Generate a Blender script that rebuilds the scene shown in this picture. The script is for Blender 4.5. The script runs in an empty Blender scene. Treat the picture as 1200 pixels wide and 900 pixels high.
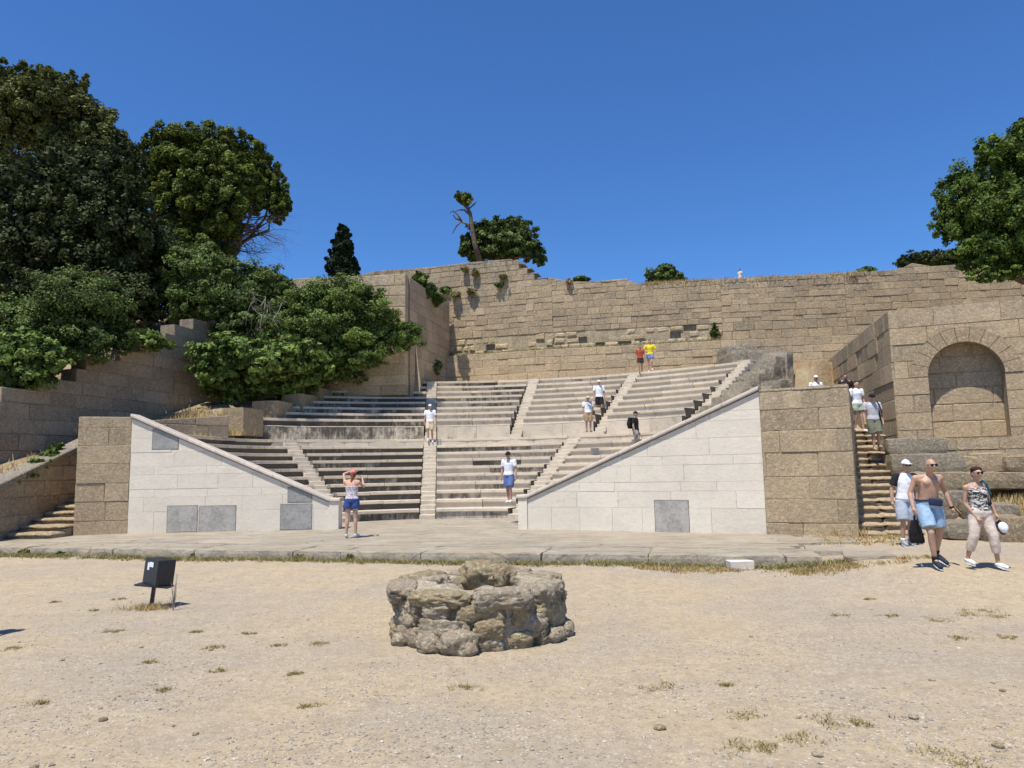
import bpy, bmesh, math, random
import numpy as np
from mathutils import Vector, Matrix, noise
SC = bpy.context.scene
COL = SC.collection
R = math.radians
rnd = random.Random(7)

# ------------------------------------------------------------------ camera model (used to measure points in the place)
F = 850.0; TH = math.atan(100/850); RO = R(1.05); H = 1.8
def ray(px, py):
    u = (px-600)/F; v = (450-py)/F
    a = u*math.cos(RO)+v*math.sin(RO); b = -u*math.sin(RO)+v*math.cos(RO)
    return a, math.cos(TH)-b*math.sin(TH), math.sin(TH)+b*math.cos(TH)
def Pz(px, py, z):
    x, y, w = ray(px, py); k = (z-H)/w
    return Vector((x*k, y*k, z))
def Py(px, py, Y):
    x, y, w = ray(px, py); k = Y/y
    return Vector((x*k, Y, H+w*k))
def on_plane(px, py, A, B):
    """(u, z) of a ray on the vertical plane through A and B"""
    x, y, w = ray(px, py)
    dx, dy = B[0]-A[0], B[1]-A[1]; L = math.hypot(dx, dy); dx /= L; dy /= L
    det = x*(-dy) + y*dx
    k = (A[0]*(-dy) + A[1]*dx)/det
    X, Y = x*k, y*k
    return ((X-A[0])*dx + (Y-A[1])*dy, H+w*k)

# ------------------------------------------------------------------ small helpers
def tag(o, label=None, cat=None, group=None, kind=None):
    if label: o['label'] = label
    if cat: o['category'] = cat
    if group: o['group'] = group
    if kind: o['kind'] = kind
    return o
def empty(name, loc=(0, 0, 0), rz=0, **k):
    o = bpy.data.objects.new(name, None); COL.objects.link(o)
    o.location = loc; o.rotation_euler = (0, 0, rz); o.empty_display_size = .3
    return tag(o, **k)
def obj_from(name, verts, faces, mat, parent=None, tones=None, smooth=False, loc=None):
    """verts in world space (or parent's space when parent given and loc None)"""
    me = bpy.data.meshes.new(name)
    me.from_pydata([tuple(v) for v in verts], [], faces)
    if tones is not None:
        at = me.color_attributes.new('tone', 'FLOAT_COLOR', 'CORNER')
        buf = np.empty((len(me.loops), 4), dtype=np.float32)
        i = 0
        for f, t in zip(faces, tones):
            n = len(f); buf[i:i+n] = (t[0], t[1], t[2], 1); i += n
        at.data.foreach_set('color', buf.ravel())
    if smooth: me.polygons.foreach_set('use_smooth', [True]*len(me.polygons))
    if mat: me.materials.append(mat)
    o = bpy.data.objects.new(name, me); COL.objects.link(o)
    if parent: o.parent = parent
    if loc: o.location = loc
    return o
class MB:
    def __init__(s): s.v = []; s.f = []; s.t = []
    def poly(s, pts, tone=(.5, 0, .5)):
        b = len(s.v); s.v += [tuple(p) for p in pts]; s.f.append(tuple(range(b, b+len(pts)))); s.t.append(tone)
    def mesh(s, v, f, tone=(.5, 0, .5)):
        b = len(s.v); s.v += [tuple(p) for p in v]
        for q in f: s.f.append(tuple(b+i for i in q)); s.t.append(tone)
    def box(s, M, sx, sy, sz, bev=.01, tone=(.5, 0, .5), jit=0):
        """box centred at M with bevelled edges, full sizes"""
        bm = bmesh.new(); bmesh.ops.create_cube(bm, size=1)
        bmesh.ops.scale(bm, vec=(sx, sy, sz), verts=bm.verts)
        if jit:
            for v in bm.verts: v.co += Vector([rnd.uniform(-jit, jit) for _ in range(3)])
        if bev: bmesh.ops.bevel(bm, geom=bm.edges[:]+bm.verts[:], offset=bev, segments=2, profile=.6, affect='EDGES')
        bm.verts.ensure_lookup_table()
        s.mesh([M @ v.co for v in bm.verts], [[v.index for v in f.verts] for f in bm.faces], tone); bm.free()
    def build(s, name, mat, parent=None, smooth=False, loc=None):
        return obj_from(name, s.v, s.f, mat, parent, s.t, smooth, loc)
def roughbox(mb, Mx, sx, sy, sz, amp, seed, res=.12, tone=(.5, 0, .5), rnd_=.5):
    """block with worn, uneven faces and rounded corners"""
    n = [max(2, min(22, int(q/res))) for q in (sx, sy, sz)]
    vid = {}; vs = []; fs = []
    def V(i, j, k):
        if (i, j, k) not in vid:
            u, v, w = (2*i/n[0]-1, 2*j/n[1]-1, 2*k/n[2]-1)
            q = Vector((u*sx/2, v*sy/2, w*sz/2))
            e = (abs(u) > .999)+(abs(v) > .999)+(abs(w) > .999)
            q *= 1
            if e > 1:
                r_ = amp*rnd_*(e-1); q -= Vector((math.copysign(r_, u) if abs(u) > .999 else 0, math.copysign(r_, v) if abs(v) > .999 else 0, math.copysign(r_, w) if abs(w) > .999 else 0))
            s_ = Vector((seed*7.3, 0, 0)); d = Vector((noise.noise(q*2.1+s_), noise.noise(q*2.1+s_+Vector((0, 9, 0))), noise.noise(q*2.1+s_+Vector((0, 0, 9)))))*amp
            d += Vector((noise.noise(q*8+s_), noise.noise(q*8+s_+Vector((0, 9, 0))), noise.noise(q*8+s_+Vector((0, 0, 9)))))*amp*.6
            vid[(i, j, k)] = len(vs); vs.append(Mx @ (q+d))
        return vid[(i, j, k)]
    for a in range(3):
        b, c = (a+1) % 3, (a+2) % 3
        for side in (0, n[a]):
            for i in range(n[b]):
                for j in range(n[c]):
                    q = []
                    for di, dj in ((0, 0), (1, 0), (1, 1), (0, 1)):
                        ix = [0, 0, 0]; ix[a] = side; ix[b] = i+di; ix[c] = j+dj; q.append(V(*ix))
                    fs.append(tuple(q) if side else tuple(reversed(q)))
    mb.mesh(vs, fs, tone)
def T(x, y, z): return Matrix.Translation((x, y, z))
def RZ(a): return Matrix.Rotation(a, 4, 'Z')

# ------------------------------------------------------------------ materials
def newmat(name):
    m = bpy.data.materials.new(name); m.use_nodes = True
    nt = m.node_tree; nt.nodes.clear()
    out = nt.nodes.new('ShaderNodeOutputMaterial'); b = nt.nodes.new('ShaderNodeBsdfPrincipled')
    nt.links.new(b.outputs[0], out.inputs[0])
    return m, nt, b
class N:
    """little wrapper for building node trees"""
    def __init__(s, nt): s.nt = nt
    def n(s, t, **k):
        x = s.nt.nodes.new(t)
        for a, b in k.items(): setattr(x, a, b)
        return x
    def l(s, a, b): s.nt.links.new(a, b)
    def pos(s, sc=(1, 1, 1)):
        g = s.n('ShaderNodeNewGeometry'); m = s.n('ShaderNodeVectorMath', operation='MULTIPLY')
        s.l(g.outputs['Position'], m.inputs[0]); m.inputs[1].default_value = sc
        return m.outputs[0]
    def noise(s, vec, scale, detail=4, rough=.55, dist=0):
        x = s.n('ShaderNodeTexNoise'); x.inputs['Scale'].default_value = scale; x.inputs['Detail'].default_value = detail
        x.inputs['Roughness'].default_value = rough; x.inputs['Distortion'].default_value = dist
        s.l(vec, x.inputs['Vector']); return x.outputs['Fac']
    def voro(s, vec, scale, feature='F1', out='Distance', rnd_=1):
        x = s.n('ShaderNodeTexVoronoi', feature=feature); x.inputs['Scale'].default_value = scale
        x.inputs['Randomness'].default_value = rnd_
        s.l(vec, x.inputs['Vector']); return x.outputs[out]
    def mr(s, v, a, b, c=0, d=1, smooth=True):
        x = s.n('ShaderNodeMapRange', interpolation_type='SMOOTHSTEP' if smooth else 'LINEAR')
        for i, q in enumerate((a, b, c, d)): x.inputs[i+1].default_value = q
        s.l(v, x.inputs[0]); return x.outputs[0]
    def math(s, op, a, b=None):
        x = s.n('ShaderNodeMath', operation=op)
        for i, q in enumerate((a, b)):
            if q is None: continue
            if isinstance(q, (int, float)): x.inputs[i].default_value = q
            else: s.l(q, x.inputs[i])
        return x.outputs[0]
    def mix(s, fac, a, b, mode='MIX'):
        x = s.n('ShaderNodeMix', data_type='RGBA', blend_type=mode)
        for i, q in ((0, fac), (6, a), (7, b)):
            if isinstance(q, (int, float)): x.inputs[i].default_value = q
            elif isinstance(q, tuple): x.inputs[i].default_value = (*q, 1) if len(q) == 3 else q
            else: s.l(q, x.inputs[i])
        return x.outputs[2]
    def tone(s):
        a = s.n('ShaderNodeAttribute', attribute_name='tone'); sp = s.n('ShaderNodeSeparateColor')
        s.l(a.outputs['Color'], sp.inputs[0]); return sp.outputs
    def bump(s, b, *hs):
        prev = None
        for h, st, d in hs:
            x = s.n('ShaderNodeBump'); x.inputs['Strength'].default_value = st; x.inputs['Distance'].default_value = d
            s.l(h, x.inputs['Height'])
            if prev: s.l(prev, x.inputs['Normal'])
            prev = x.outputs[0]
        s.l(prev, b.inputs['Normal'])
def stone_mat(name, c1, c2, grey=(.27, .26, .24), dark=(.06, .05, .04), grey_amt=.5, pit=.5, stain=.0, bump=.05, patch=.5):
    m, nt, b = newmat(name); n = N(nt); t = n.tone(); p = n.pos()
    base = n.mix(t[0], c1, c2)
    base = n.mix(n.mr(t[2], .18, .05, 0, .55), base, tuple(x*.62 for x in c2))
    base = n.mix(n.mr(t[2], .80, .9, 0, .55), base, tuple(min(1, x*y) for x, y in zip(c1, (1.15, 1.18, 1.28))))
    big = n.noise(p, .55, 5, .6)
    base = n.mix(n.mr(big, .38, .66, 0, patch), base, tuple(x*.66 for x in c2))
    g = n.noise(p, 1.5, 8, .7)
    gm = n.mr(n.math('ADD', g, n.math('MULTIPLY', t[1], .28)), .58, .74, 0, grey_amt)
    base = n.mix(gm, base, grey)
    mid = n.noise(p, 7, 7, .75)
    base = n.mix(n.mr(mid, .40, .70, 0, .5), base, tuple(x*.62 for x in c2))
    base = n.mix(n.mr(n.noise(p, 17, 5, .8), .48, .62, 0, .5), base, tuple(min(1, x*1.45) for x in c1))
    fine = n.noise(p, 24, 5, .85)
    base = n.mix(n.mr(fine, .55, .66, 0, pit), base, dark)
    st = n.noise(n.pos((2.2, 2.2, .5)), 1.2, 7, .7)
    base = n.mix(n.mr(n.math('ADD', st, n.math('MULTIPLY', t[1], .2)), .66, .82, 0, .2+stain), base, tuple(x*1.3 for x in dark))
    n.l(base, b.inputs['Base Color']); b.inputs['Roughness'].default_value = .92
    b.inputs['Specular IOR Level'].default_value = .15
    n.bump(b, (mid, .9, bump*1.3), (fine, .9, bump*.7))
    return m
def marble_mat(name, c1, c2, dirt=.3, mottle=.25, mc=(.60, .52, .42)):
    m, nt, b = newmat(name); n = N(nt); t = n.tone(); p = n.pos()
    base = n.mix(t[0], c1, c2)
    base = n.mix(n.mr(n.noise(p, 1.1, 7, .65), .45, .7, 0, .5), base, tuple(x*.8 for x in c1))
    base = n.mix(n.mr(n.noise(p, 2.6, 8, .75), .42, .64, 0, mottle), base, mc)
    base = n.mix(n.mr(n.noise(p, 14, 6, .8), .48, .66, 0, mottle*.8), base, tuple(x*.72 for x in mc))
    v = n.noise(n.pos((1, 1, 2.5)), 3.2, 9, .7, 1.2)
    base = n.mix(n.mr(v, .6, .74, 0, dirt), base, tuple(x*.45 for x in c2))
    sp = n.noise(p, 26, 3, .7)
    base = n.mix(n.mr(sp, .66, .76, 0, .45), base, (.2, .17, .13))
    st = n.noise(n.pos((5, 5, .5)), 1.5, 5, .6)
    base = n.mix(n.mr(n.math('ADD', st, n.math('MULTIPLY', t[1], .12)), .68, .84, 0, .3), base, (.34, .30, .25))
    n.l(base, b.inputs['Base Color']); b.inputs['Roughness'].default_value = .75
    b.inputs['Specular IOR Level'].default_value = .3
    n.bump(b, (n.noise(p, 12, 5, .7), .5, .02))
    return m
def seat_mat():
    """worn limestone seats: pale treads, risers with black lichen (tone.G = amount of it)"""
    m, nt, b = newmat('seat_limestone'); n = N(nt); t = n.tone(); p = n.pos()
    base = n.mix(t[0], (.68, .59, .455), (.55, .475, .37))
    base = n.mix(n.mr(n.noise(p, 2.3, 7, .7), .42, .7, 0, .5), base, (.38, .335, .27))
    s1 = n.noise(n.pos((1.6, 1.6, 1.3)), 1.2, 8, .72)
    s2 = n.noise(n.pos((9, 9, 1.5)), 1.3, 5, .7)
    s = n.math('ADD', n.math('MULTIPLY', s1, .75), n.math('MULTIPLY', s2, .35))
    s = n.math('ADD', s, n.math('MULTIPLY', t[1], .62))
    base = n.mix(n.mr(s, .76, 1.0, 0, .92), base, (.06, .054, .044))
    base = n.mix(n.mr(n.noise(p, 38, 3, .7), .6, .74, 0, .5), base, (.08, .07, .06))
    n.l(base, b.inputs['Base Color']); b.inputs['Roughness'].default_value = .9
    b.inputs['Specular IOR Level'].default_value = .2
    n.bump(b, (n.noise(p, 14, 5, .7), .8, .03), (n.noise(p, 45, 3, .7), .6, .01))
    return m
def simple_mat(name, c, rough=.7, var=.12, scale=30, bump=.0, spec=.3):
    m, nt, b = newmat(name); n = N(nt); tc = n.n('ShaderNodeTexCoord')
    f = n.noise(tc.outputs['Object'], scale, 4, .6)
    n.l(n.mix(n.mr(f, .3, .7), tuple(x*(1-var) for x in c), tuple(min(1, x*(1+var)) for x in c)), b.inputs['Base Color'])
    b.inputs['Roughness'].default_value = rough; b.inputs['Specular IOR Level'].default_value = spec
    if bump: n.bump(b, (f, .7, bump))
    return m
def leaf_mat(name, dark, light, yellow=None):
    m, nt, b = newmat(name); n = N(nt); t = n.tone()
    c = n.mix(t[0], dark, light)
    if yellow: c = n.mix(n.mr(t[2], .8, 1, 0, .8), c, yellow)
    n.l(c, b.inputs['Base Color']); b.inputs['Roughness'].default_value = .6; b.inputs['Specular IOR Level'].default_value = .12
    tr = n.n('ShaderNodeBsdfTranslucent'); n.l(n.mix(.5, c, tuple(min(1, x*1.6) for x in light)), tr.inputs[0])
    mx = n.n('ShaderNodeMixShader'); mx.inputs[0].default_value = .12
    n.l(b.outputs[0], mx.inputs[1]); n.l(tr.outputs[0], mx.inputs[2])
    n.l(mx.outputs[0], nt.nodes['Material Output'].inputs[0])
    return m
def ground_mat():
    m, nt, b = newmat('sandy_gravel'); n = N(nt); p = n.pos()
    base = n.mix(n.mr(n.noise(p, .35, 6, .6), .38, .62), (.475, .375, .235), (.375, .32, .245))
    base = n.mix(n.mr(n.noise(n.pos((.6, 1.6, 1)), .9, 7, .65, .6), .45, .66, 0, .7), base, (.475, .38, .245))
    base = n.mix(n.mr(n.noise(p, 3.2, 7, .7), .4, .7, 0, .5), base, (.31, .24, .155))
    base = n.mix(n.mr(n.noise(p, 11, 6, .8), .44, .62, 0, .55), base, (.28, .225, .155))
    base = n.mix(n.mr(n.noise(p, 19, 5, .8), .5, .66, 0, .5), base, (.54, .44, .31))
    v = n.voro(p, 34, out='Color'); sp = n.n('ShaderNodeSeparateColor'); n.l(v, sp.inputs[0])
    vd = n.voro(p, 34)
    peb = n.math('MULTIPLY', n.mr(sp.outputs[0], .55, .6), n.mr(vd, .42, .3))
    peb = n.math('MULTIPLY', peb, n.mr(n.noise(p, .9, 5, .6), .36, .6, .25, 1))
    pc = n.mix(sp.outputs[1], (.27, .24, .20), (.62, .56, .47))
    base = n.mix(peb, base, pc)
    f = n.noise(p, 90, 3, .8)
    base = n.mix(n.mr(f, .53, .66, 0, .65), base, (.22, .185, .14))
    f2 = n.noise(p, 60, 3, .8)
    base = n.mix(n.mr(f2, .58, .75, 0, .45), base, (.66, .57, .44))
    n.l(base, b.inputs['Base Color']); b.inputs['Roughness'].default_value = .95; b.inputs['Specular IOR Level'].default_value = .15
    n.bump(b, (n.noise(p, 3.5, 6, .7), .7, .05), (vd, .35, .01), (n.noise(p, 55, 4, .8), .8, .012))
    return m
def pave_mat():
    m, nt, b = newmat('worn_paving'); n = N(nt); t = n.tone(); p = n.pos()
    base = n.mix(t[0], (.46, .38, .265), (.42, .355, .26))
    s = n.noise(n.pos((.55, 3.2, 1)), 2.2, 9, .75, .5)
    base = n.mix(n.mr(s, .45, .60, 0, .8), base, (.27, .24, .19))
    cr = n.voro(n.pos((.5, 1.4, 1)), 1.1, 'DISTANCE_TO_EDGE')
    wob = n.noise(p, 5, 5, .7)
    base = n.mix(n.mr(n.math('ADD', cr, n.math('MULTIPLY', wob, .06)), .05, .035, 0, .5), base, (.16, .135, .10))
    base = n.mix(n.mr(n.noise(p, 1.2, 6, .7), .45, .7, 0, .6), base, (.52, .47, .38))
    base = n.mix(n.mr(n.noise(p, 28, 4, .8), .56, .72, 0, .6), base, (.16, .145, .12))
    n.l(base, b.inputs['Base Color']); b.inputs['Roughness'].default_value = .9; b.inputs['Specular IOR Level'].default_value = .2
    n.bump(b, (s, 1, .06), (n.noise(p, 14, 6, .75), .9, .03))
    return m
def soil_mat():
    m, nt, b = newmat('dry_soil'); n = N(nt); p = n.pos()
    base = n.mix(n.mr(n.noise(p, 1.5, 6, .6), .35, .65), (.30, .20, .11), (.36, .30, .18))
    base = n.mix(n.mr(n.noise(p, 12, 5, .7), .5, .7, 0, .7), base, (.12, .09, .055))
    n.l(base, b.inputs['Base Color']); b.inputs['Roughness'].default_value = .95
    n.bump(b, (n.noise(p, 8, 6, .7), 1, .08))
    return m
M = {}
M['poros'] = stone_mat('poros_stone', (.61, .47, .29), (.50, .385, .245), grey=(.34, .30, .225), grey_amt=.35, pit=.42)
M['poros_old'] = stone_mat('weathered_poros', (.53, .41, .255), (.38, .30, .195), grey=(.27, .24, .19), grey_amt=.6, pit=.5, stain=.3)
M['poros_red'] = stone_mat('brown_poros', (.52, .40, .26), (.38, .295, .20), grey=(.26, .235, .20), grey_amt=.45, pit=.55, stain=.2)
M['poros_grey'] = stone_mat('grey_rubble', (.54, .455, .33), (.38, .325, .245), grey=(.32, .285, .225), grey_amt=.6, pit=.5, bump=.07)
M['marble'] = marble_mat('white_marble', (.77, .69, .555), (.69, .615, .49), dirt=.4)
M['coping'] = marble_mat('coping_marble', (.58, .50, .41), (.48, .42, .35), dirt=.5, mottle=.5, mc=(.38, .33, .27))
M['marble_grey'] = marble_mat('grey_marble', (.40, .385, .35), (.32, .315, .29), dirt=.6, mottle=.7, mc=(.24, .235, .215))
M['marble_blue'] = marble_mat('streaked_marble', (.50, .465, .40), (.40, .38, .34), dirt=.8, mottle=.75, mc=(.27, .255, .22))
M['seat'] = seat_mat()
M['ground'] = ground_mat(); M['pave'] = pave_mat(); M['soil'] = soil_mat()
M['rock'] = stone_mat('well_rock', (.92, .76, .52), (.72, .56, .385), grey=(.66, .58, .47), grey_amt=.3, pit=.6, bump=.10, patch=.4)
M['rock_pale'] = stone_mat('pale_rock', (.80, .63, .38), (.64, .49, .30), grey_amt=.25, pit=.5, bump=.09)
M['pebble'] = stone_mat('pebble', (.60, .53, .42), (.32, .28, .23), grey=(.42, .385, .33), grey_amt=.5, pit=.2, bump=.01)
M['mortar'] = stone_mat('pale_mortar', (.80, .67, .47), (.66, .54, .38), grey=(.56, .50, .40), grey_amt=.3, pit=.5, bump=.05)
M['bark'] = simple_mat('bark', (.13, .095, .065), .95, .4, 12, .03)
M['bark_pale'] = simple_mat('pale_bark', (.26, .22, .18), .95, .3, 12, .03)
M['leaf_dark'] = leaf_mat('leaf_dark', (.013, .020, .008), (.085, .11, .035), (.14, .14, .05))
M['leaf_olive'] = leaf_mat('leaf_olive', (.028, .036, .012), (.15, .17, .045), (.28, .27, .08))
M['leaf_pine'] = leaf_mat('leaf_pine', (.022, .036, .008), (.19, .235, .04))
M['leaf_mid'] = leaf_mat('leaf_mid', (.022, .042, .011), (.155, .22, .055), (.17, .18, .06))
M['leaf_fig'] = leaf_mat('leaf_fig', (.028, .055, .013), (.21, .30, .065), (.22, .22, .08))
M['leaf_cypress'] = leaf_mat('leaf_cypress', (.014, .026, .014), (.038, .06, .028))
M['leaf_right'] = leaf_mat('leaf_right', (.020, .040, .008), (.15, .225, .04), (.2, .24, .05))
M['straw'] = leaf_mat('straw', (.34, .24, .10), (.52, .40, .19))
M['grass'] = leaf_mat('grass_blades', (.10, .12, .035), (.42, .34, .15))
M['weed'] = leaf_mat('weed_leaf', (.16, .14, .05), (.38, .31, .13))

# ------------------------------------------------------------------ masonry
def clip_half(poly, a, b, c):
    """keep a*u + b*z + c >= 0"""
    out = []
    for i in range(len(poly)):
        p, q = poly[i], poly[(i+1) % len(poly)]
        dp = a*p[0]+b*p[1]+c; dq = a*q[0]+b*q[1]+c
        if dp >= 0: out.append(p)
        if (dp >= 0) != (dq >= 0):
            t = dp/(dp-dq); out.append((p[0]+(q[0]-p[0])*t, p[1]+(q[1]-p[1])*t))
    return out
def area(p): return abs(sum(p[i][0]*p[(i+1) % len(p)][1]-p[(i+1) % len(p)][0]*p[i][1] for i in range(len(p))))/2
def subtract(poly, hole):
    """poly minus a convex counter-clockwise hole, as convex pieces"""
    res = []; rem = poly
    for i in range(len(hole)):
        (x0, y0), (x1, y1) = hole[i], hole[(i+1) % len(hole)]
        a, b = -(y1-y0), (x1-x0); c = -(a*x0+b*y0)
        out = clip_half(rem, -a, -b, -c)
        if len(out) > 2 and area(out) > 1e-4: res.append(out)
        rem = clip_half(rem, a, b, c)
        if len(rem) < 3: break
    return res
def offset_poly(p, d):
    """shrink a convex ccw polygon by d"""
    res = p
    for i in range(len(p)):
        (x0, y0), (x1, y1) = p[i], p[(i+1) % len(p)]
        L = math.hypot(x1-x0, y1-y0)
        if L < 1e-6: continue
        a, b = -(y1-y0)/L, (x1-x0)/L; c = -(a*x0+b*y0)-d
        res = clip_half(res, a, b, c)
        if len(res) < 3: return []
    return res
def masonry(name, A, B, z0, ztop, course, blen, mat, parent=None, T_=.6, joint=.014, bevel=.02, prot=.02, clips=(), hole=None,
            topf=None, seed=1, tone_top=.5, blocks=None, hollow=None, rough=0.0, phase=True, skip=None, cvar=.12, tone_of=None, graduated=True, topclip=False):
    """ashlar wall on the vertical plane A-B (left to right seen from outside); front faces the viewer's side"""
    rg = random.Random(seed)
    A = Vector((A[0], A[1])); B = Vector((B[0], B[1])); d = (B-A); L = d.length; d /= L
    nrm = Vector((d.y, -d.x))            # outward normal (towards the viewer when A is left and B right)
    mb = MB()
    def P(u, z, w): return (A.x+d.x*u+nrm.x*w, A.y+d.y*u+nrm.y*w, z)
    zs = [z0]
    if callable(course):
        k = 0
        while zs[-1] < ztop-.02: zs.append(zs[-1]+course(k)); k += 1
    else:
        n = max(1, round((ztop-z0)/course)); hs = [1+rg.uniform(-cvar, cvar) for _ in range(n)]; s = sum(hs)
        for h in hs: zs.append(zs[-1]+h/s*(ztop-z0))
    for ci in range(len(zs)-1):
        za, zb = zs[ci], min(zs[ci+1], ztop)
        u = -rg.uniform(0, blen) if phase else 0
        while u < L:
            w = blen*rg.uniform(.6, 1.35); ua, ub = max(u, 0), min(u+w, L)
            if L-ub < blen*.25: ub = L; w = L-u
            u += w
            if ub-ua < .05: continue
            um = (ua+ub)/2; zm = (za+zb)/2
            if topf is not None and not topclip and zm > topf(um): continue
            cl2 = []
            if topclip:
                ta, tb = topf(ua+.02), topf(ub-.02)
                if abs(tb-ta) > .5*(ub-ua): ta = tb = min(ta, tb)
                sl_ = (tb-ta)/(ub-ua+1e-9); cl2 = [(sl_, -1, ta-sl_*ua)]
            if skip and skip(um, zm): continue
            poly = [(ua, za), (ub, za), (ub, zb), (ua, zb)]
            for cl in list(clips)+cl2:
                poly = clip_half(poly, *cl)
                if len(poly) < 3: break
            if len(poly) < 3 or area(poly) < .003: continue
            pr = rg.uniform(-prot, prot)
            g = min(1, max(0, (zm-z0)/(ztop-z0)))
            tt = (rg.random(), min(1, max(0, (g**3)*tone_top+rg.uniform(-.15, .45) if graduated else rg.uniform(0, .5))), rg.random())
            if tone_of: tt = tone_of(um, zm, tt)
            full = [poly]; front = offset_poly(poly, joint/2)
            if len(front) < 3: continue
            fr = [front]
            if hole:
                full = subtract(poly, hole); fr = []
                q = front; fr = subtract(q, hole)
            for q in full:
                k = len(q); rec = -.03
                vs = [P(a, b, rec) for a, b in q]+[P(a, b, -T_) for a, b in q]
                fs = [tuple(range(k)), tuple(reversed(range(k, 2*k)))]+[(i, i+k, (i+1) % k+k, (i+1) % k) for i in range(k)]
                mb.mesh(vs, fs, (tt[0]*.3+.7, 1, tt[2]))
            for q in fr:
                k = len(q)
                if hole and len(fr) != 1 or bevel <= 0:
                    q2 = q; bv = 0
                else:
                    q2 = offset_poly(q, bevel); bv = bevel
                    if len(q2) != k: q2 = q; bv = 0
                if rough and bv:
                    q = [(a+rg.uniform(-rough, rough), b+rg.uniform(-rough, rough)) for a, b in q]
                    q2 = [(a+rg.uniform(-rough, rough)*.8, b+rg.uniform(-rough, rough)*.8) for a, b in q2]
                vs = [P(a, b, pr) for a, b in q2]+[P(a, b, pr-bv*.8) for a, b in q]+[P(a, b, -.04) for a, b in q]
                fs = [tuple(range(k))]+[(i+k, (i+1) % k+k, (i+1) % k, i) for i in range(k)]+[(i+2*k, (i+1) % k+2*k, (i+1) % k+k, i+k) for i in range(k)]
                mb.mesh(vs, fs, tt)
    return mb.build(name, mat, parent)
def lerp_fn(pts):
    pts = sorted(pts)
    def f(u):
        if u <= pts[0][0]: return pts[0][1]
        for (a, za), (b, zb) in zip(pts, pts[1:]):
            if u <= b: return za+(zb-za)*(u-a)/(b-a+1e-9)
        return pts[-1][1]
    return f
def step_fn(pts):
    pts = sorted(pts)
    def f(u):
        z = pts[0][1]
        for a, b in pts:
            if u >= a: z = b
        return z
    return f

# ------------------------------------------------------------------ theatre geometry
CX, CY = -2.3, 18.5
PZ = .24
LW = ((-10.69, 20.33), (-4.89, 20.48)); RW = ((.11, 19.36), (5.70, 16.69)); LP = ((-11.9, 19.85), (-10.69, 20.33)); RP = ((5.70, 16.69), (7.40, 15.87))
AST = (-34, -5.5, 25)                 # lower stairs, azimuth from the orchestra centre
AUP = (-5.5, 12, 29.2, 47.6)          # upper stairs
def pol(a, r, z): a = R(a); return (CX+r*math.sin(a), CY+r*math.cos(a), z)
def warp(a, r):
    """the leftmost wedge bends towards the viewer"""
    if a < -36:
        t = min(1, (-36-a)/32); t = t*t*(3-2*t); return r*(1-.2*t)
    return r
def sdist(p, W):
    (ax, ay), (bx, by) = W; dx, dy = bx-ax, by-ay; L = math.hypot(dx, dy)
    return ((p[0]-ax)*(-dy)+(p[1]-ay)*dx)/L     # + = behind the wall
def seat_row(name, parent, a0, a1, r, depth, z, rise, stain, rg, lip=.05, lipt=.10, stone=1.5, mat='seat', warped=False, cutr=.02, wl=None):
    """one curved bench: stones swept along an arc from azimuth a0 to a1 (degrees)"""
    mb = MB(); arc = R(a1-a0)*r
    n = max(1, round(arc/stone)); cuts = [a0]
    for i in range(1, n): cuts.append(a0+(a1-a0)*(i+rg.uniform(-.25, .25))/n)
    cuts.append(a1)
    for ca, cb in zip(cuts, cuts[1:]):
        dz = rg.uniform(-.008, .008); dr = rg.uniform(-.012, .012)
        g = R(.0)+.006/r*57.3
        seg = max(1, int((cb-ca)/3.5)+1)
        t0 = rg.random(); st = stain((ca+cb)/2, rg)
        prof = [(-lip, z), (-lip-.004, z-lipt*.8), (-lip+.02, z-lipt), (0, z-lipt-.01), (.012, z-rise-.03), (depth, z-rise-.03), (depth, z), (-lip+.03, z+.006)]
        k = len(prof); vs = []
        for i in range(seg+1):
            a = ca+g+(cb-ca-2*g)*i/seg
            for (q, w) in prof:
                rr = r+q+(dr if q < depth*.5 else 0)
                if warped: rr = warp(a, rr)
                vs.append(pol(a, rr, w+(dz if w > z-rise else 0)))
        b = len(mb.v); mb.v += vs
        for i in range(seg):
            for j in range(k):
                j2 = (j+1) % k
                q = (b+i*k+j, b+(i+1)*k+j, b+(i+1)*k+j2, b+i*k+j2)
                mb.f.append(tuple(reversed(q)))
                s = st if j in (2, 3) else (st*.35 if j in (0, 1) else .0 if j < 7 else .0)
                mb.t.append((t0, min(1, max(0, s)), 0))
        mb.f.append(tuple(b+j for j in reversed(range(k)))); mb.t.append((t0, .55 if st > .3 else .35, 0))
        mb.f.append(tuple(b+seg*k+j for j in range(k))); mb.t.append((t0, .9, 0))
    return mb.build(name, M[mat], parent)
def stain_lower(a, rg):
    if a < -33: return rg.uniform(.8, 1.0)
    if a < -5: return rg.uniform(.6, .9)
    if a < 25: return rg.uniform(.18, .72)*(1 if a < 12 else .8)
    return rg.uniform(.05, .38)
def stain_upper(a, rg):
    if a < -5: return rg.uniform(.6, .9)
    if a < 12: return rg.uniform(.3, .7)
    if a < 29: return rg.uniform(.1, .42)
    return rg.uniform(.0, .3)
rg = random.Random(3)
HW = .27
wnames = {0: ('leftmost lower wedge of black-stained stone benches behind the left white wall', -92, -34),
          1: ('lower wedge of dark-stained benches just left of the central stairs', -34, -5.5),
          2: ('lower wedge of benches between the central stairs and the man in blue shorts', -5.5, 25),
          3: ('lower wedge of pale benches rising behind the sloping right white wall', 25, 72)}
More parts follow.
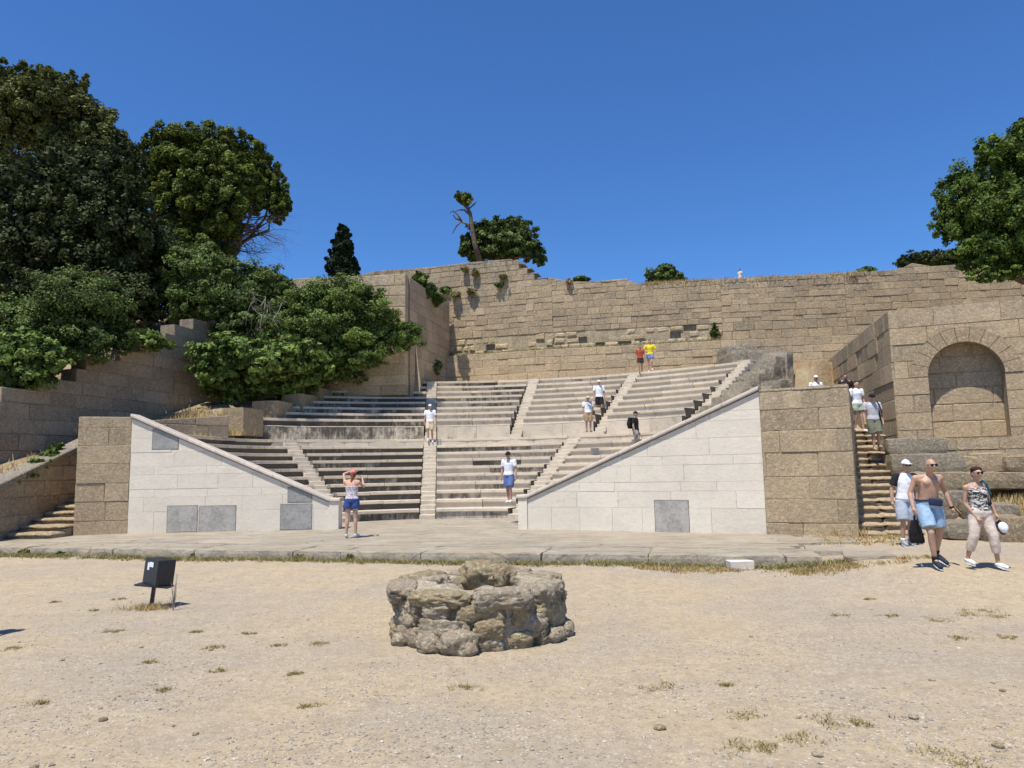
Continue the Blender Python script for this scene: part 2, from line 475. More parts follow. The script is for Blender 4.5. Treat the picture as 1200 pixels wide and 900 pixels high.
for wi, (lab, a0, a1) in wnames.items():
    a_, r_ = (a0+a1)/2, 8
    W = empty('seating_wedge', pol(a_, 6, PZ), label=lab, cat='seating', group='lower wedges of stone seating')
    W.location = (0, 0, 0)
    for k in range(10 if wi else 12):
        r = 5.6+.62*k; z = .56+.28*k
        h = math.degrees(HW/r)
        e0 = a0+h if a0 in AST else a0; e1 = a1-h if a1 in AST else a1
        if wi == 0:
            a = e1
            while a > a0 and sdist(pol(a, warp(a, r)-.1, 0), LW) > .42 and pol(a, warp(a, r), 0)[0] > (-11.8 if k < 9 else -10.6): a -= .5
            e0 = a
        if wi == 3:
            a = e0
            while a < a1 and sdist(pol(a, r-.1, 0), RW) > .45: a += .5
            e1 = a
        if e1-e0 < 2: continue
        rise = .32 if k == 0 else .28
        if k > 9: e1 = -40-2*(k-9)
        seat_row('seat_row', W, e0, e1, r, .66 if k < 9 else .72, z, rise, stain_lower, rg, stone=1.7, warped=(wi == 0))
        if k == 0 and wi in (1, 2): pass
uw = [(-60, -5.5, 'upper wedge of dark-stained benches left of the central stairs, with a ragged left end'),
      (-5.5, 12, 'upper wedge of benches just right of the person in white on the central stairs'),
      (12, 29.2, 'upper wedge of pale benches behind the two men in white shirts'),
      (29.2, 47.6, 'rightmost upper wedge of pale benches below the grey rubble steps')]
for wi, (a0, a1, lab) in enumerate(uw):
    W = empty('seating_wedge', label=lab, cat='seating', group='upper wedges of stone seating')
    # podium wall under the upper seats
    h = math.degrees(HW/11.8)
    e0 = -41.5 if wi == 0 else a0+h; e1 = a1-h
    stn = (lambda a, g: g.uniform(.5, .62)) if wi == 0 else (lambda a, g: g.uniform(.1, .38))
    p = seat_row('podium', W, e0, e1, 11.8, .5, 3.65, .60, stn, rg, lip=.0, lipt=.03, stone=1.3)
    for k in range(8):
        r = 12+.6*k; z = 3.95+.3*k; h = math.degrees(.25/r)
        e0 = a0+h; e1 = a1-h
        if wi == 0: e0 = -38+2.45*k+rg.uniform(-.4, .4)
        if wi == 3: e1 = a1-h
        seat_row('seat_row', W, e0, e1, r, .66 if k < 7 else 1.1, z, .30, stain_upper, rg, stone=1.6)
# stairs
def stair(lab, az, n, r0, dr, z0, rise, w, seed, grp):
    g = random.Random(seed); S = empty('stairway', label=lab, cat='stairs', group=grp)
    a = R(az); M0 = T(CX, CY, 0) @ RZ(-a)
    for j in range(n):
        mb = MB(); z = z0+rise*(j+1); t = (g.random()*.6, g.uniform(0, .12), 0)
        mb.box(M0 @ T(g.uniform(-.01, .01), r0+dr*j+.35+g.uniform(-.015, .015), z-.15), w-.03, .7, .3, .018, t, .006)
        mb.build('step', M['seat'], S)
for az, lab in zip(AST, ('steep stairway at the foot of the left wedge, beside the white wall end', 'central lower stairway below the person in white', 'lower right stairway where the man in blue shorts walks down')):
    stair(lab, az, 20, 5.52, .30, PZ, .142, 2*HW, int(az+90), 'lower stairways between the seating wedges')
for az, lab in zip(AUP, ('upper central stairway behind the person in white', 'upper stairway just right of the central one, empty of people', 'upper stairway leading down from the red and yellow shirts to the two men in white', 'pale stairway along the right edge of the upper seating')):
    stair(lab, az, 19, 11.6, .245, 3.08, .156, .50, int(az+300), 'upper stairways between the seating wedges')
# walkways
def ring(name, r0, r1, a0, a1, z, mat, th=.25, seed=1, parent=None, stone=1.2):
    g = random.Random(seed); mb = MB(); a = a0
    while a < a1-.2:
        b = min(a1, a+math.degrees(stone*g.uniform(.7, 1.3)/r0)); dz = g.uniform(-.006, .006); gp = math.degrees(.006/r0)
        t = (g.random(), g.uniform(0, .2), 0)
        P8 = [pol(a+gp, r0, z+dz), pol(b-gp, r0, z+dz), pol(b-gp, r1, z+dz), pol(a+gp, r1, z+dz)]
        Q8 = [(x, y, zz-th) for x, y, zz in P8]
        mb.mesh(P8+Q8, [(3, 2, 1, 0), (4, 5, 6, 7), (0, 1, 5, 4), (1, 2, 6, 5), (2, 3, 7, 6), (3, 0, 4, 7)], t); a = b
    o = mb.build(name, M[mat], parent); return o
tag(ring('walkway', 11.15, 11.85, -40, 70, 3.076, 'seat', seed=4), kind='structure')
tag(ring('upper_walkway', 16.9, 18.2, -17, 45, 6.02, 'poros', seed=5), kind='structure')

# ------------------------------------------------------------------ white analemma walls
def white_wall(lab, W, lowp, highp, flip, patches, seed, blocks):
    A, B = W; Wt = empty('marble_wall', label=lab, cat='wall', group='sloping white marble walls'); 
    ul, zl = on_plane(*lowp, A, B); uh, zh = on_plane(*highp, A, B)
    s = (zh-zl)/(uh-ul)
    # flat bit near the low end
    flat = .28
    def topz(u): return zl+s*(u-ul)
    L = math.hypot(B[0]-A[0], B[1]-A[1])
    clips = [(s, -1, zl-s*ul-.05)]
    hs = [.62, .40, .22, .40, .22, .40, .40, .22, .42, .45, .45]
    def crs(k): return hs[k] if k < len(hs) else .4
    holes = []
    masonry('marble_facing', A, B, PZ-.05, max(zh, zl), crs, 1.25, M['marble'], Wt, T_=.45, joint=.0045, bevel=.003, prot=.003, clips=clips, seed=seed, phase=True, graduated=False)
    # grey replacement slabs, set 4 mm proud
    d = (Vector(B)-Vector(A)).normalized(); nr = Vector((d.y, -d.x))
    for (x0, y0, x1, y1, mt, lb) in patches:
        ua, za = on_plane(x0, y1, A, B); ub, zb = on_plane(x1, y0, A, B); za = max(za, PZ-.03)
        poly = [(ua, za), (ub, za), (ub, zb), (ua, zb)]
        poly = clip_half(poly, s, -1, zl-s*ul-.04)
        P = lambda u, z, w: (A[0]+d.x*u+nr.x*w, A[1]+d.y*u+nr.y*w, z)
        mb = MB(); k = len(poly); q = offset_poly(poly, .012)
        mb.mesh([P(u, z, .010) for u, z in q]+[P(u, z, -.1) for u, z in q], [tuple(range(k))]+[(i+k, (i+1) % k+k, (i+1) % k, i) for i in range(k)], (rg.random(), rg.uniform(0, .5), 0))
        tag(mb.build('grey_slab', M[mt], Wt), label=lb)
        mb = MB(); mb.mesh([P(u, z, .006) for u, z in poly]+[P(u, z, -.05) for u, z in poly], [tuple(range(k))]+[(i+k, (i+1) % k+k, (i+1) % k, i) for i in range(k)], (1, 1, 0))
        mb.build('slab_joint', M['joint'], Wt)
    # coping: slab with a rounded nose, flat piece over the low end
    mb = MB(); pts = []
    u0, u1 = (ul, uh)
    sg = 1 if u1 > u0 else -1
    line = [(u0-sg*flat, topz(u0)), (u0, topz(u0)), (u1, topz(u1))]
    n_ = 7; segs = [line[0]]
    for (a, b) in zip(line, line[1:]):
        m = 1 if a is line[0] else n_
        for i in range(1, m+1): segs.append((a[0]+(b[0]-a[0])*i/m, a[1]+(b[1]-a[1])*i/m))
    prof = [(.055, -.03), (.07, 0), (.06, .05), (.03, .075), (-.47, .075), (-.5, .05), (-.5, -.03)]
    for i in range(len(segs)-1):
        (ua, za), (ub, zb) = segs[i], segs[i+1]
        g = .004*sg
        vs = [P2 for (u, z) in ((ua+g, za), (ub-g, zb)) for P2 in [(A[0]+d.x*u+nr.x*w, A[1]+d.y*u+nr.y*w, z+h) for w, h in prof]]
        k = len(prof)
        fs = [(j, j+k, (j+1) % k+k, (j+1) % k) if sg > 0 else (j, (j+1) % k, (j+1) % k+k, j+k) for j in range(k)]+[tuple(range(k)), tuple(range(k, 2*k))]
        mb.mesh(vs, fs, (rg.random(), rg.uniform(0, .6), 0))
    mb.build('coping', M['coping'], Wt)
    # end post under the flat piece
    mb = MB(); u = u0-sg*(flat/2-.03)
    a = math.atan2(d.y, d.x)
    zt = topz(u0)-.035
    mb.box(T(A[0]+d.x*u-nr.x*.22, A[1]+d.y*u-nr.y*.22, (zt+PZ)/2) @ RZ(a), flat-.02, .50, zt-PZ+.04, .006, (.2, .1, 0))
    mb.build('end_post', M['marble'], Wt)
    return Wt
M['joint'] = simple_mat('dark_joint', (.13, .115, .095), .95, .2, 20)
LWp = (LW[0], (LW[1][0], LW[1][1]))
white_wall('white marble wall sloping down to the right, with four grey patches, left of the stage', (LW[0], (-5.0, 20.477)), (387, 587), (154, 488), True,
           [(178, 502, 210, 527, 'marble_grey', 'grey slab set just under the coping'), (195, 592, 232, 624, 'marble_blue', 'weathered grey slab low in the wall'), (232.5, 592, 277, 624, 'marble_blue', 'rust-streaked grey slab beside its twin'),
            (328, 590, 366, 621, 'marble_grey', 'square grey slab near the low end'), (337, 570, 366, 589, 'marble_grey', 'small grey slab above the square one')], 11, None)
white_wall('white marble wall sloping up to the right, with one grey patch, right of the stage', ((.35, 19.245), RW[1]), (617, 583), (889, 456), False,
           [(768, 586, 807, 624, 'marble_blue', 'grey slab low in the wall')], 5, None)

# ------------------------------------------------------------------ brown stone piers at the outer ends
def pier(lab, A, B, z0, z1, depth, seed, lean=0):
    E_ = empty('stone_pier', label=lab, cat='pier')
    A = Vector(A); B = Vector(B); d = (B-A).normalized(); nr = Vector((d.y, -d.x))
    def crs(k): return [.50, .52, .50, .54, .50, .48, .42][k % 7]
    masonry('front_blocks', A, B, z0, z1, crs, 1.15, M['poros'], E_, T_=.5, joint=.008, bevel=.012, prot=.012, seed=seed, rough=.008, tone_top=1.0)
    # flank walls start behind the front blocks
    bk = B-nr*.51
    masonry('side_blocks', bk, bk-nr*(depth-.5), z0, z1, crs, 1.15, M['poros'], E_, T_=.4, joint=.016, bevel=.02, prot=.012, seed=seed+1, rough=.006)
    ak = A-nr*.51
    masonry('side_blocks', ak-nr*(depth-.5), ak, z0, z1, crs, 1.15, M['poros'], E_, T_=.4, joint=.016, bevel=.02, prot=.012, seed=seed+2, rough=.006)
    mb = MB(); c = (A+B)/2-nr*(depth/2)
    mb.box(T(c.x, c.y, z1-.06) @ RZ(math.atan2(d.y, d.x)), (B-A).length-.05, depth-.06, .16, .02, (.6, .8, 0), .01)
    mb.build('top_slab', M['poros_old'], E_)
    return E_
pier('square brown block pier at the outer end of the left white wall', LP[0], LP[1], .1, 3.45, 1.6, 21)
pier('wide brown block pier between the right white wall and the stairs', RP[0], RP[1], 0, 3.52, 5.2, 31)

# ------------------------------------------------------------------ right wing: receding wall, arched wall
CT = Py(1040, 364, 20.6)                      # top corner
cx, cy, cz = CT
az = R(14.5); far = (cx+17*math.sin(az), cy+17*math.cos(az))
WB = (cx+6.2*math.cos(R(22)), cy-6.2*math.sin(R(22)))
wing = empty('arched_wing', label='tall stone wing with a blind arch, its long side wall receding behind the stairs', cat='building')
masonry('receding_wall', far, (cx, cy), 1.6, cz, .52, 1.3, M['poros_old'], wing, T_=.6, joint=.010, bevel=.016, prot=.02, seed=41, rough=.01, tone_top=.8)
A_, B_ = (cx, cy), WB
ua, zsp = on_plane(1088, 446, A_, B_); ub, _ = on_plane(1179, 446, A_, B_); uc = (ua+ub)/2; rad = (ub-ua)/2
zcr = on_plane(1133, 400, A_, B_)[1]; zsp = zcr-rad; _, zbt = on_plane(1095, 514, A_, B_)
NA = 24
def circ(r, n=NA): return [(uc+r*math.cos(math.pi*i/n), zsp+r*math.sin(math.pi*i/n)) for i in range(n+1)]
vr = rad+.42
hole_v = [(uc-vr, zsp), (uc+vr, zsp)]+circ(vr)[1:-1]
dn = [(uc-rad, zbt), (uc+rad, zbt), (uc+rad, zsp), (uc-rad, zsp)]
# front wall with two cuts: one for the ring of voussoirs, one for the opening below
def front_arch(name, mat):
    rg2 = random.Random(44); d = (Vector(B_)-Vector(A_)).normalized(); nr = Vector((d.y, -d.x)); L = (Vector(B_)-Vector(A_)).length
    P = lambda u, z, w: (A_[0]+d.x*u+nr.x*w, A_[1]+d.y*u+nr.y*w, z)
    mb = MB(); z = zbt-1.4; top = cz
    n = round((top-z)/.50); hs = [1+rg2.uniform(-.12, .12) for _ in range(n)]; sm = sum(hs); zt_tot = top-z
    for h in hs:
        zb = z+h/sm*zt_tot; u = -rg2.uniform(0, .8)
        while u < L:
            w = rg2.uniform(.75, 1.7); a_, b_ = max(u, 0), min(u+w, L); u += w
            if b_-a_ < .06: continue
            um = (a_+b_)/2; zm = (z+zb)/2
            poly = [(a_, z), (b_, z), (b_, zb+.0), (a_, zb)]
            pcs = [poly]; front = [offset_poly(poly, .009)]
            for hl in (hole_v, dn):
                pcs = [q for p_ in pcs for q in subtract(p_, hl)]
                front = [q for p_ in front if len(p_) > 2 for q in subtract(p_, hl)]
            g = (zm-zbt)/(top-zbt); tt = (rg2.random(), min(1, max(0, g**3*.8+rg2.uniform(-.1, .4))), rg2.random()); pr = rg2.uniform(-.010, .012)
            for q in pcs:
                k = len(q); mb.mesh([P(x, y, -.03) for x, y in q]+[P(x, y, -.9) for x, y in q], [tuple(range(k))]+[(i, i+k, (i+1) % k+k, (i+1) % k) for i in range(k)], (1, 1, 0))
            for q in front:
                k = len(q); mb.mesh([P(x, y, pr) for x, y in q]+[P(x, y, -.04) for x, y in q], [tuple(range(k))]+[(i+k, (i+1) % k+k, (i+1) % k, i) for i in range(k)], tt)
        z = zb
    mb.build(name, mat, wing)
    mb = MB(); nv = 11
    for i in range(nv):
        a, b = math.pi*i/nv+.006, math.pi*(i+1)/nv-.006; pr = rg2.uniform(0, .02); m = 4
        inn = [(uc+(rad)*math.cos(a+(b-a)*j/m), zsp+(rad)*math.sin(a+(b-a)*j/m)) for j in range(m+1)]
        outr = [(uc+(vr-.004)*math.cos(a+(b-a)*j/m), zsp+(vr-.004)*math.sin(a+(b-a)*j/m)) for j in range(m+1)]
        q = outr+inn[::-1]; k = len(q)
        mb.mesh([P(x, y, pr) for x, y in q]+[P(x, y, -.9) for x, y in q], [tuple(range(k))]+[(i+k, (i+1) % k+k, (i+1) % k, i) for i in range(k)], (rg2.random(), rg2.uniform(0, .4), 0))
    mb.build('arch_ring', mat, wing)
    return d, nr, P
dA, nA, PA = front_arch('front_wall', M['poros'])
bkA = PA(uc-rad-.1, 0, -.47)[:2]; bkB = PA(uc+rad+.1, 0, -.47)[:2]
masonry('niche_back', bkA, bkB, zbt-1.4, zcr+.1, .48, 1.1, M['poros'], wing, T_=.4, seed=47, rough=.004, prot=.015)
# loose grey foundation blocks under the arched wall
def pxbox(x0, x1, yt, yb, Y, depth, mat, name, parent=None, jit=.03, bev=.035, tone=None, sub=True, rot=0, **k):
    a = Py(x0, yb, Y); b = Py(x1, yt, Y); c = Vector(((a.x+b.x)/2, Y+depth/2, (a.z+b.z)/2))
    mb = MB(); roughbox(mb, T(*c) @ RZ(R(rot)), abs(b.x-a.x), depth, abs(b.z-a.z), jit, rnd.random()*9, .14, tone or (rnd.random(), rnd.uniform(.0, .6), 0), .7)
    o = mb.build(name, M[mat], parent)
    if k: tag(o, **k)
    return o
for (x0, x1, yt, yb, Y, dep, mt, lab) in [
        (1050, 1114, 512, 535, 19.0, 1.2, 'poros_grey', 'long dark grey block under the left foot of the arch'),
        (1056, 1134, 531, 558, 18.2, 1.3, 'poros_grey', 'long grey block one course below the arch, behind the raglan shirt'),
        (1084, 1146, 553, 580, 17.5, 1.3, 'poros_old', 'rough ledge block behind the shirtless man'),
        (1147, 1215, 553, 574, 17.35, 1.3, 'poros_old', 'rough ledge block behind the woman in the patterned top'),
        (1112, 1152, 575, 612, 17.0, 1.4, 'poros_grey', 'grey block low beside the shirtless man'),
        (1128, 1152, 534, 554, 18.3, .8, 'poros', 'pale worn block under the arch opening'),
        (1153, 1186, 530, 554, 18.2, .8, 'poros', 'rounded yellowish block below the right foot of the arch'),
        (1118, 1168, 612, 634, 14.9, .9, 'poros_grey', 'low rough stone on the ground behind the woman in cropped trousers'), (1166, 1218, 606, 640, 14.5, 1.0, 'poros_old', 'rough stone at the right edge in the dry grass'), (1150, 1200, 590, 612, 16.0, .9, 'poros_grey', 'rough stone half buried in dry grass under the ledge'),
        (1186, 1216, 533, 554, 17.9, .8, 'poros_old', 'brown block under the right jamb of the arch')]:
    pxbox(x0, x1, yt, yb, Y, dep, mt, 'foundation_block', label=lab, cat='stone block', group='foundation blocks below the arch', rot=-12)
# right stairs
S = empty('stairway', label='worn stone stairs climbing between the right pier and the arched wing', cat='stairs')
g = random.Random(9)
for j in range(16):
    z = PZ+.164*j+.06; Y = 16.1+.31*j; mb = MB()
    xl = 7.35+.158*j*1.0*.93+.0; w = 1.35-.018*j+.30*max(0, 1-j/7)
    nst = 1 if g.random() < .4 else 2; u = 0
    for q in range(nst):
        ww = w/nst
        tn_ = (g.random()*.3, 0, 1); rz_ = RZ(R(g.uniform(-1.5, 1.5))); roughbox(mb, T(xl+u+ww/2, Y+.5, z-.05) @ rz_, ww-.008, 1.0, .10, .026, g.random()*9, .1, tn_, .8); roughbox(mb, T(xl+u+ww/2, Y+.56, z-.28) @ rz_, ww-.03, 1.0, .38, .02, g.random()*9, .15, (tn_[0], .15, .5), .5); u += ww
    mb.build('step', M['poros_old'], S)
# ------------------------------------------------------------------ back walls
W1P = [(-3.5, 38.2), (1.7, 36.6), (10.2, 34.9), (13.5, 34.4), (19.5, 33.5)]
w1 = empty('parapet_wall', label='low brown stone wall running along behind the top row of seats', cat='wall')
for i, (a, b) in enumerate(zip(W1P, W1P[1:])):
    masonry('wall_blocks', a, b, 5.6, 7.85, .37, 1.15, M['poros'], w1, T_=.6, joint=.010, bevel=.016, prot=.02, seed=60+i, rough=.008, tone_top=.9)
W2P = [(-9.5, 41.0), (2.2, 37.5), (10.6, 35.8), (16.5, 35.0), (28, 33.0)]
w2 = empty('retaining_wall', label='high weathered retaining wall of brown blocks across the whole back of the theatre', cat='wall')
TOPL = [(425, 322), (440, 318), (500, 314), (540, 309), (608, 303), (610, 308), (619, 308.5), (620, 314), (628, 314.5), (629, 320), (640, 320.5), (641, 326), (655, 326.5), (656, 331), (700, 330), (744, 326), (746, 333), (752, 334), (800, 330), (850, 328), (900, 325), (985, 321), (1060, 316), (1062, 309), (1082, 309), (1084, 313), (1130, 310), (1220, 303)]
tops = {i: TOPL for i in range(4)}
for i, (a, b) in enumerate(zip(W2P, W2P[1:])):
    pl = sorted(on_plane(px, py, a, b) for px, py in tops[i]); pl = [q for q in pl if -3 < q[0] < 25]; tf = lerp_fn(pl)
    xl = [on_plane(px, 400, a, b)[0] for px in (535, 822)]
    ztop = max(z for u, z in pl)
    zmid = 8.9
    masonry('wall_blocks', a, b, zmid, ztop+.1, .31, .68, M['poros_old'] if i else M['poros_old'], w2, T_=.8, joint=.012, bevel=.016, prot=.018, topclip=True,
            topf=lambda u, tf=tf: tf(u)+.03, seed=70+i, rough=.012, cvar=.25, tone_top=1.0)
    rub = (lambda um, zm, xl=xl: True)
    if i in (0, 1):
        masonry('broken_course', a, b, 7.6, zmid, .30, .55, M['rock_pale'], w2, T_=.7, joint=.075, bevel=.05, prot=.08, seed=80+i, rough=.035, cvar=.3, skip=lambda u, z: rnd.random() < .10)
        mb = MB(); A0 = Vector(a); B0 = Vector(b); d = (B0-A0).normalized(); nr = Vector((d.y, -d.x)); c = (A0+B0)/2-nr*.45
        mb.box(T(c.x, c.y, 8.25) @ RZ(math.atan2(d.y, d.x)), (B0-A0).length, .6, 1.3, 0, (1, 1, 0)); mb.build('wall_core', M['poros_grey'], w2)
    else:
        masonry('wall_blocks', a, b, 7.6, zmid, .40, 1.0, M['poros_old'], w2, T_=.7, joint=.02, bevel=.02, prot=.03, seed=80+i, rough=.01)
# ledge soil strip between the two back walls
mb = MB()
for i in range(len(W2P)-1):
    a, b = W1P[i], W1P[i+1]; c, d_ = W2P[i+1], W2P[i]
    mb.poly([(a[0], a[1]+.3, 7.80), (b[0], b[1]+.3, 7.80), (c[0], c[1]+.4, 7.95), (d_[0], d_[1]+.4, 7.95)])
tag(mb.build('wall_ledge', M['soil']), kind='structure')
# left projecting bastion
TC = (-4.78, 32.3); TL = (-11.5, 32.9); ztT = on_plane(474, 321, TL, TC)[1]
tw = empty('projecting_wall', label='tall square wall end left of the high back wall, its right flank in shade', cat='wall')
azT = R(12.6); TF = (TC[0]+6.6*math.sin(azT), TC[1]+6.6*math.cos(azT))
masonry('front_blocks', TL, TC, 5.2, ztT, .5, 1.4, M['poros'], tw, T_=.59, joint=.016, bevel=.02, prot=.012, seed=91, rough=.006)
nT = (math.cos(azT), -math.sin(azT))
sA = (TC[0]+.6*math.sin(azT), TC[1]+.6*math.cos(azT))
masonry('side_blocks', sA, TF, 5.2, ztT, .5, 1.4, M['poros_red'], tw, T_=.5, joint=.014, bevel=.015, prot=.01, seed=92, rough=.006)
# ------------------------------------------------------------------ left boundary wall
DA = (-15.9, 20.8); DB = (-12.5, 31.4)
dw = empty('boundary_wall', label='long brown stone wall with a stepped top climbing on the far left behind the bushes', cat='wall')
stp = [(-40, 492), (0, 478), (25, 463), (54, 460), (73, 430), (112, 428), (140, 412), (185, 400), (205, 384), (232, 376), (262, 372)]
pl = sorted(on_plane(px, py, DA, DB) for px, py in stp); tf = lerp_fn(pl)
masonry('wall_blocks', DA, DB, 1.2, 9.2, .46, 1.25, M['poros_red'], dw, T_=.7, joint=.008, bevel=.014, prot=.02, topf=lambda u: tf(u), seed=101, rough=.01)
# left stairs and their parapet
S = empty('stairway', label='short flight of worn stone steps at the far left, beside the square pier', cat='stairs')
for j in range(9):
    z = PZ+.155*(j+1); Y = 19.0+.5*j; mb = MB()
    roughbox(mb, T(-12.56, Y+.6, z-.05), 1.22, 1.2, .10, .026, g.random()*9, .1, (g.random()*.6, .1, 0), .8); roughbox(mb, T(-12.56, Y+.66, z-.25), 1.2, 1.2, .32, .02, g.random()*9, .15, (.5, .7, 0), .5)
    mb.build('step', M['poros'], S)
pw = empty('stair_parapet', label='low brown wall with a sloping grey coping beside the far left steps', cat='wall')
pA, pB = (-13.2, 16.2), (-13.2, 23.2)
zf = lambda u: 1.02+.325*(u-.8)
sl = .325
masonry('wall_blocks', (-13.22, 23.2), (-13.2, 16.2), -.05, 3.4, .42, 1.1, M['poros_red'], pw, T_=.45, seed=111, clips=[(-sl, -1, zf(7)-.14)], joint=.016, rough=.006) if False else None
masonry('wall_blocks', (-13.2, 16.2), (-13.2, 23.2), -.05, 3.4, .42, 1.1, M['poros_red'], pw, T_=.45, seed=111, clips=[(sl, -1, zf(0)-.06)], joint=.016, rough=.006)
mb = MB()
for i in range(5):
    ya, yb = 16.2+1.4*i+.005, 16.2+1.4*(i+1)-.005; za, zb = zf(ya-16.2), zf(yb-16.2)
    v = []
    for y, z in ((ya, za), (yb, zb)):
        v += [(-13.14, y, z-.06), (-13.14, y, z+.07), (-13.17, y, z+.1), (-13.68, y, z+.1), (-13.7, y, z-.06)]
    mb.mesh(v, [(j, (j+1) % 5, (j+1) % 5+5, j+5) for j in range(5)]+[(4, 3, 2, 1, 0), (5, 6, 7, 8, 9)], (rnd.random(), rnd.uniform(.3, .8), 0))
mb.build('coping', M['poros_grey'], pw)
# stepped kerb blocks down the left end of the seats
for i, (x0, x1, yt, yb, Y, lab) in enumerate([
        (262, 292, 477, 505, 26.6, 'lowest and largest of the stepped brown blocks, at the end of the sloping kerb'),
        (297, 329, 469, 486, 28.4, 'second stepped brown block from the bottom'), (332, 360, 461, 477, 30.0, 'third stepped brown block, mid flight'),
        (354, 380, 454, 468, 31.3, 'stepped brown block just above the middle of the flight'), (367, 391, 446, 460, 32.6, 'stepped brown block third from the top'),
        (384, 408, 441, 454, 33.7, 'stepped brown block second from the top, under the leaves'), (412, 428, 438, 449, 34.8, 'topmost small stepped block beside the top seat row')]):
    pxbox(x0, x1, yt, yb+6, Y, 1.3, 'poros_old', 'stepped_block', label=lab, cat='stone block', group='stepped blocks along the left end of the seats', rot=-14, bev=.03, jit=.014, tone=(.1, .0, 0))
kb = MB(); a = Vector((-12.9, 22.2, 0)); b = Vector((-9.9, 25.3, 0))
d = (b-a).normalized(); L = (b-a).length
ke = empty('sloping_kerb', label='low sloping stone kerb above the left seats, edged by dry grass', cat='wall')
za_, zb_ = 3.42, 3.86
s_ = (zb_-za_)/L
masonry('kerb_blocks', (a.x, a.y), (b.x, b.y), 3.05, 4.0, .5, 1.3, M['poros_red'], ke, T_=.4, clips=[(s_, -1, za_)], seed=121, rough=.006)
# grey rubble steps at the right end of the upper seats
rb = empty('rubble_steps', label='ruined stepped mass of grey stone right of the upper seats', cat='ruin')
for i, (x0, x1, yt, yb, Y) in enumerate([(856, 886, 403, 414, 33.2), (862, 906, 410, 424, 32.0), (868, 918, 420, 436, 30.7), (880, 925, 432, 448, 29.4), (888, 930, 444, 470, 28.2)]):
    xx = x0
    k = 0
    while xx < x1-3:
        w = rnd.uniform(11, 24); x2 = min(x1, xx+w)
        pxbox(xx, x2-.5, yt+rnd.uniform(-1.5, 1.5), yb+70, Y+rnd.uniform(-.15, .15), 2.2, 'poros_grey', 'rubble_block', rb, jit=.03, bev=.05)
        xx = x2

for k in range(10):
    for q in range(2 if k < 6 else 1):
        r_ = 11.7+.56*k; p = pol(48.6+(q*1.05+.55+rnd.uniform(-.15, .15))/r_*57.3, r_+.3, 0); mb = MB(); zt = 3.75+.29*k-q*.25+rnd.uniform(-.06, .06)
        roughbox(mb, T(p[0], p[1], zt-.9) @ RZ(R(-49+rnd.uniform(-6, 6))), 1.0*rnd.uniform(.85, 1.05), .62, 1.8, .03, rnd.random()*9, .14, (rnd.random(), rnd.uniform(0, .5), rnd.random()), .4)
        mb.build('rubble_block', M['poros_grey'], rb)
# ------------------------------------------------------------------ stage platform
sp = [(-30, 641), (0, 641), (200, 643), (400, 646), (600, 648), (800, 650), (955, 651.5)]
fr = [Pz(x, y, PZ) for x, y in sp]; fr[0] = Vector((-17, 18.3, PZ))
plat = empty('stone_platform', label='long low platform of worn grey paving in front of the seats', cat='platform')
tag(plat, kind='structure')
def front_y(x): return lerp_fn([(p.x, p.y) for p in fr])(x)
mb = MB(); g = random.Random(5)
xs = [-17.2]
while xs[-1] < 5.2: xs.append(min(5.25, xs[-1]+g.uniform(1.0, 2.4)))
nx, ny = 26, 22
for a, b in zip(xs, xs[1:]):
    xm = (a+b)/2; sl_ = math.atan2(front_y(b)-front_y(a), b-a); L_ = math.hypot(b-a, front_y(b)-front_y(a))
    roughbox(mb, T(xm, front_y(xm), PZ-.205) @ RZ(sl_) @ T(0, .6, 0), L_-.004, 1.2, .40, .014, xm, .08, (g.random(), g.uniform(0, .5), 0), .7)
mb.build('edge_blocks', M['pave'], plat)
mb = MB()
y = 0; row = 0
# paving: rows parallel to the front edge, reaching back under the walls
offs = [1.16, 2.1, 3.1, 4.0, 5.1, 6.0, 7.0, 8.1, 9.1, 10.4]
for r0, r1 in zip(offs, offs[1:]):
    x = -17.2+g.uniform(0, .5)
    xe = 5.25 if r0 < 2 else 6.1
    while x < xe-.05:
        w = g.uniform(.8, 2.0); x2 = min(x+w, xe); dz = g.uniform(-.008, .006)
        f0, f1 = front_y(x), front_y(x2); gp = .0015; dz *= .25
        top = [(x+gp, f0+r0+gp, PZ+dz), (x2-gp, f1+r0+gp, PZ+dz), (x2-gp, f1+r1-gp, PZ+dz), (x+gp, f0+r1-gp, PZ+dz)]
        mb.mesh(top+[(q[0], q[1], 0) for q in top], [(0, 1, 2, 3), (0, 4, 5, 1), (1, 5, 6, 2), (2, 6, 7, 3), (3, 7, 4, 0)], (g.random(), g.uniform(0, .3), 0)); x = x2
mb.build('paving_slabs', M['pave'], plat)
mb = MB(); mb.poly([(-17.2, front_y(-17.2)+.3, PZ-.03), (5.2, front_y(5.2)+.3, PZ-.03), (5.2, 25.5, PZ-.03), (-17.2, 25.5, PZ-.03)]); mb.build('paving_bed', M['soil'], plat)
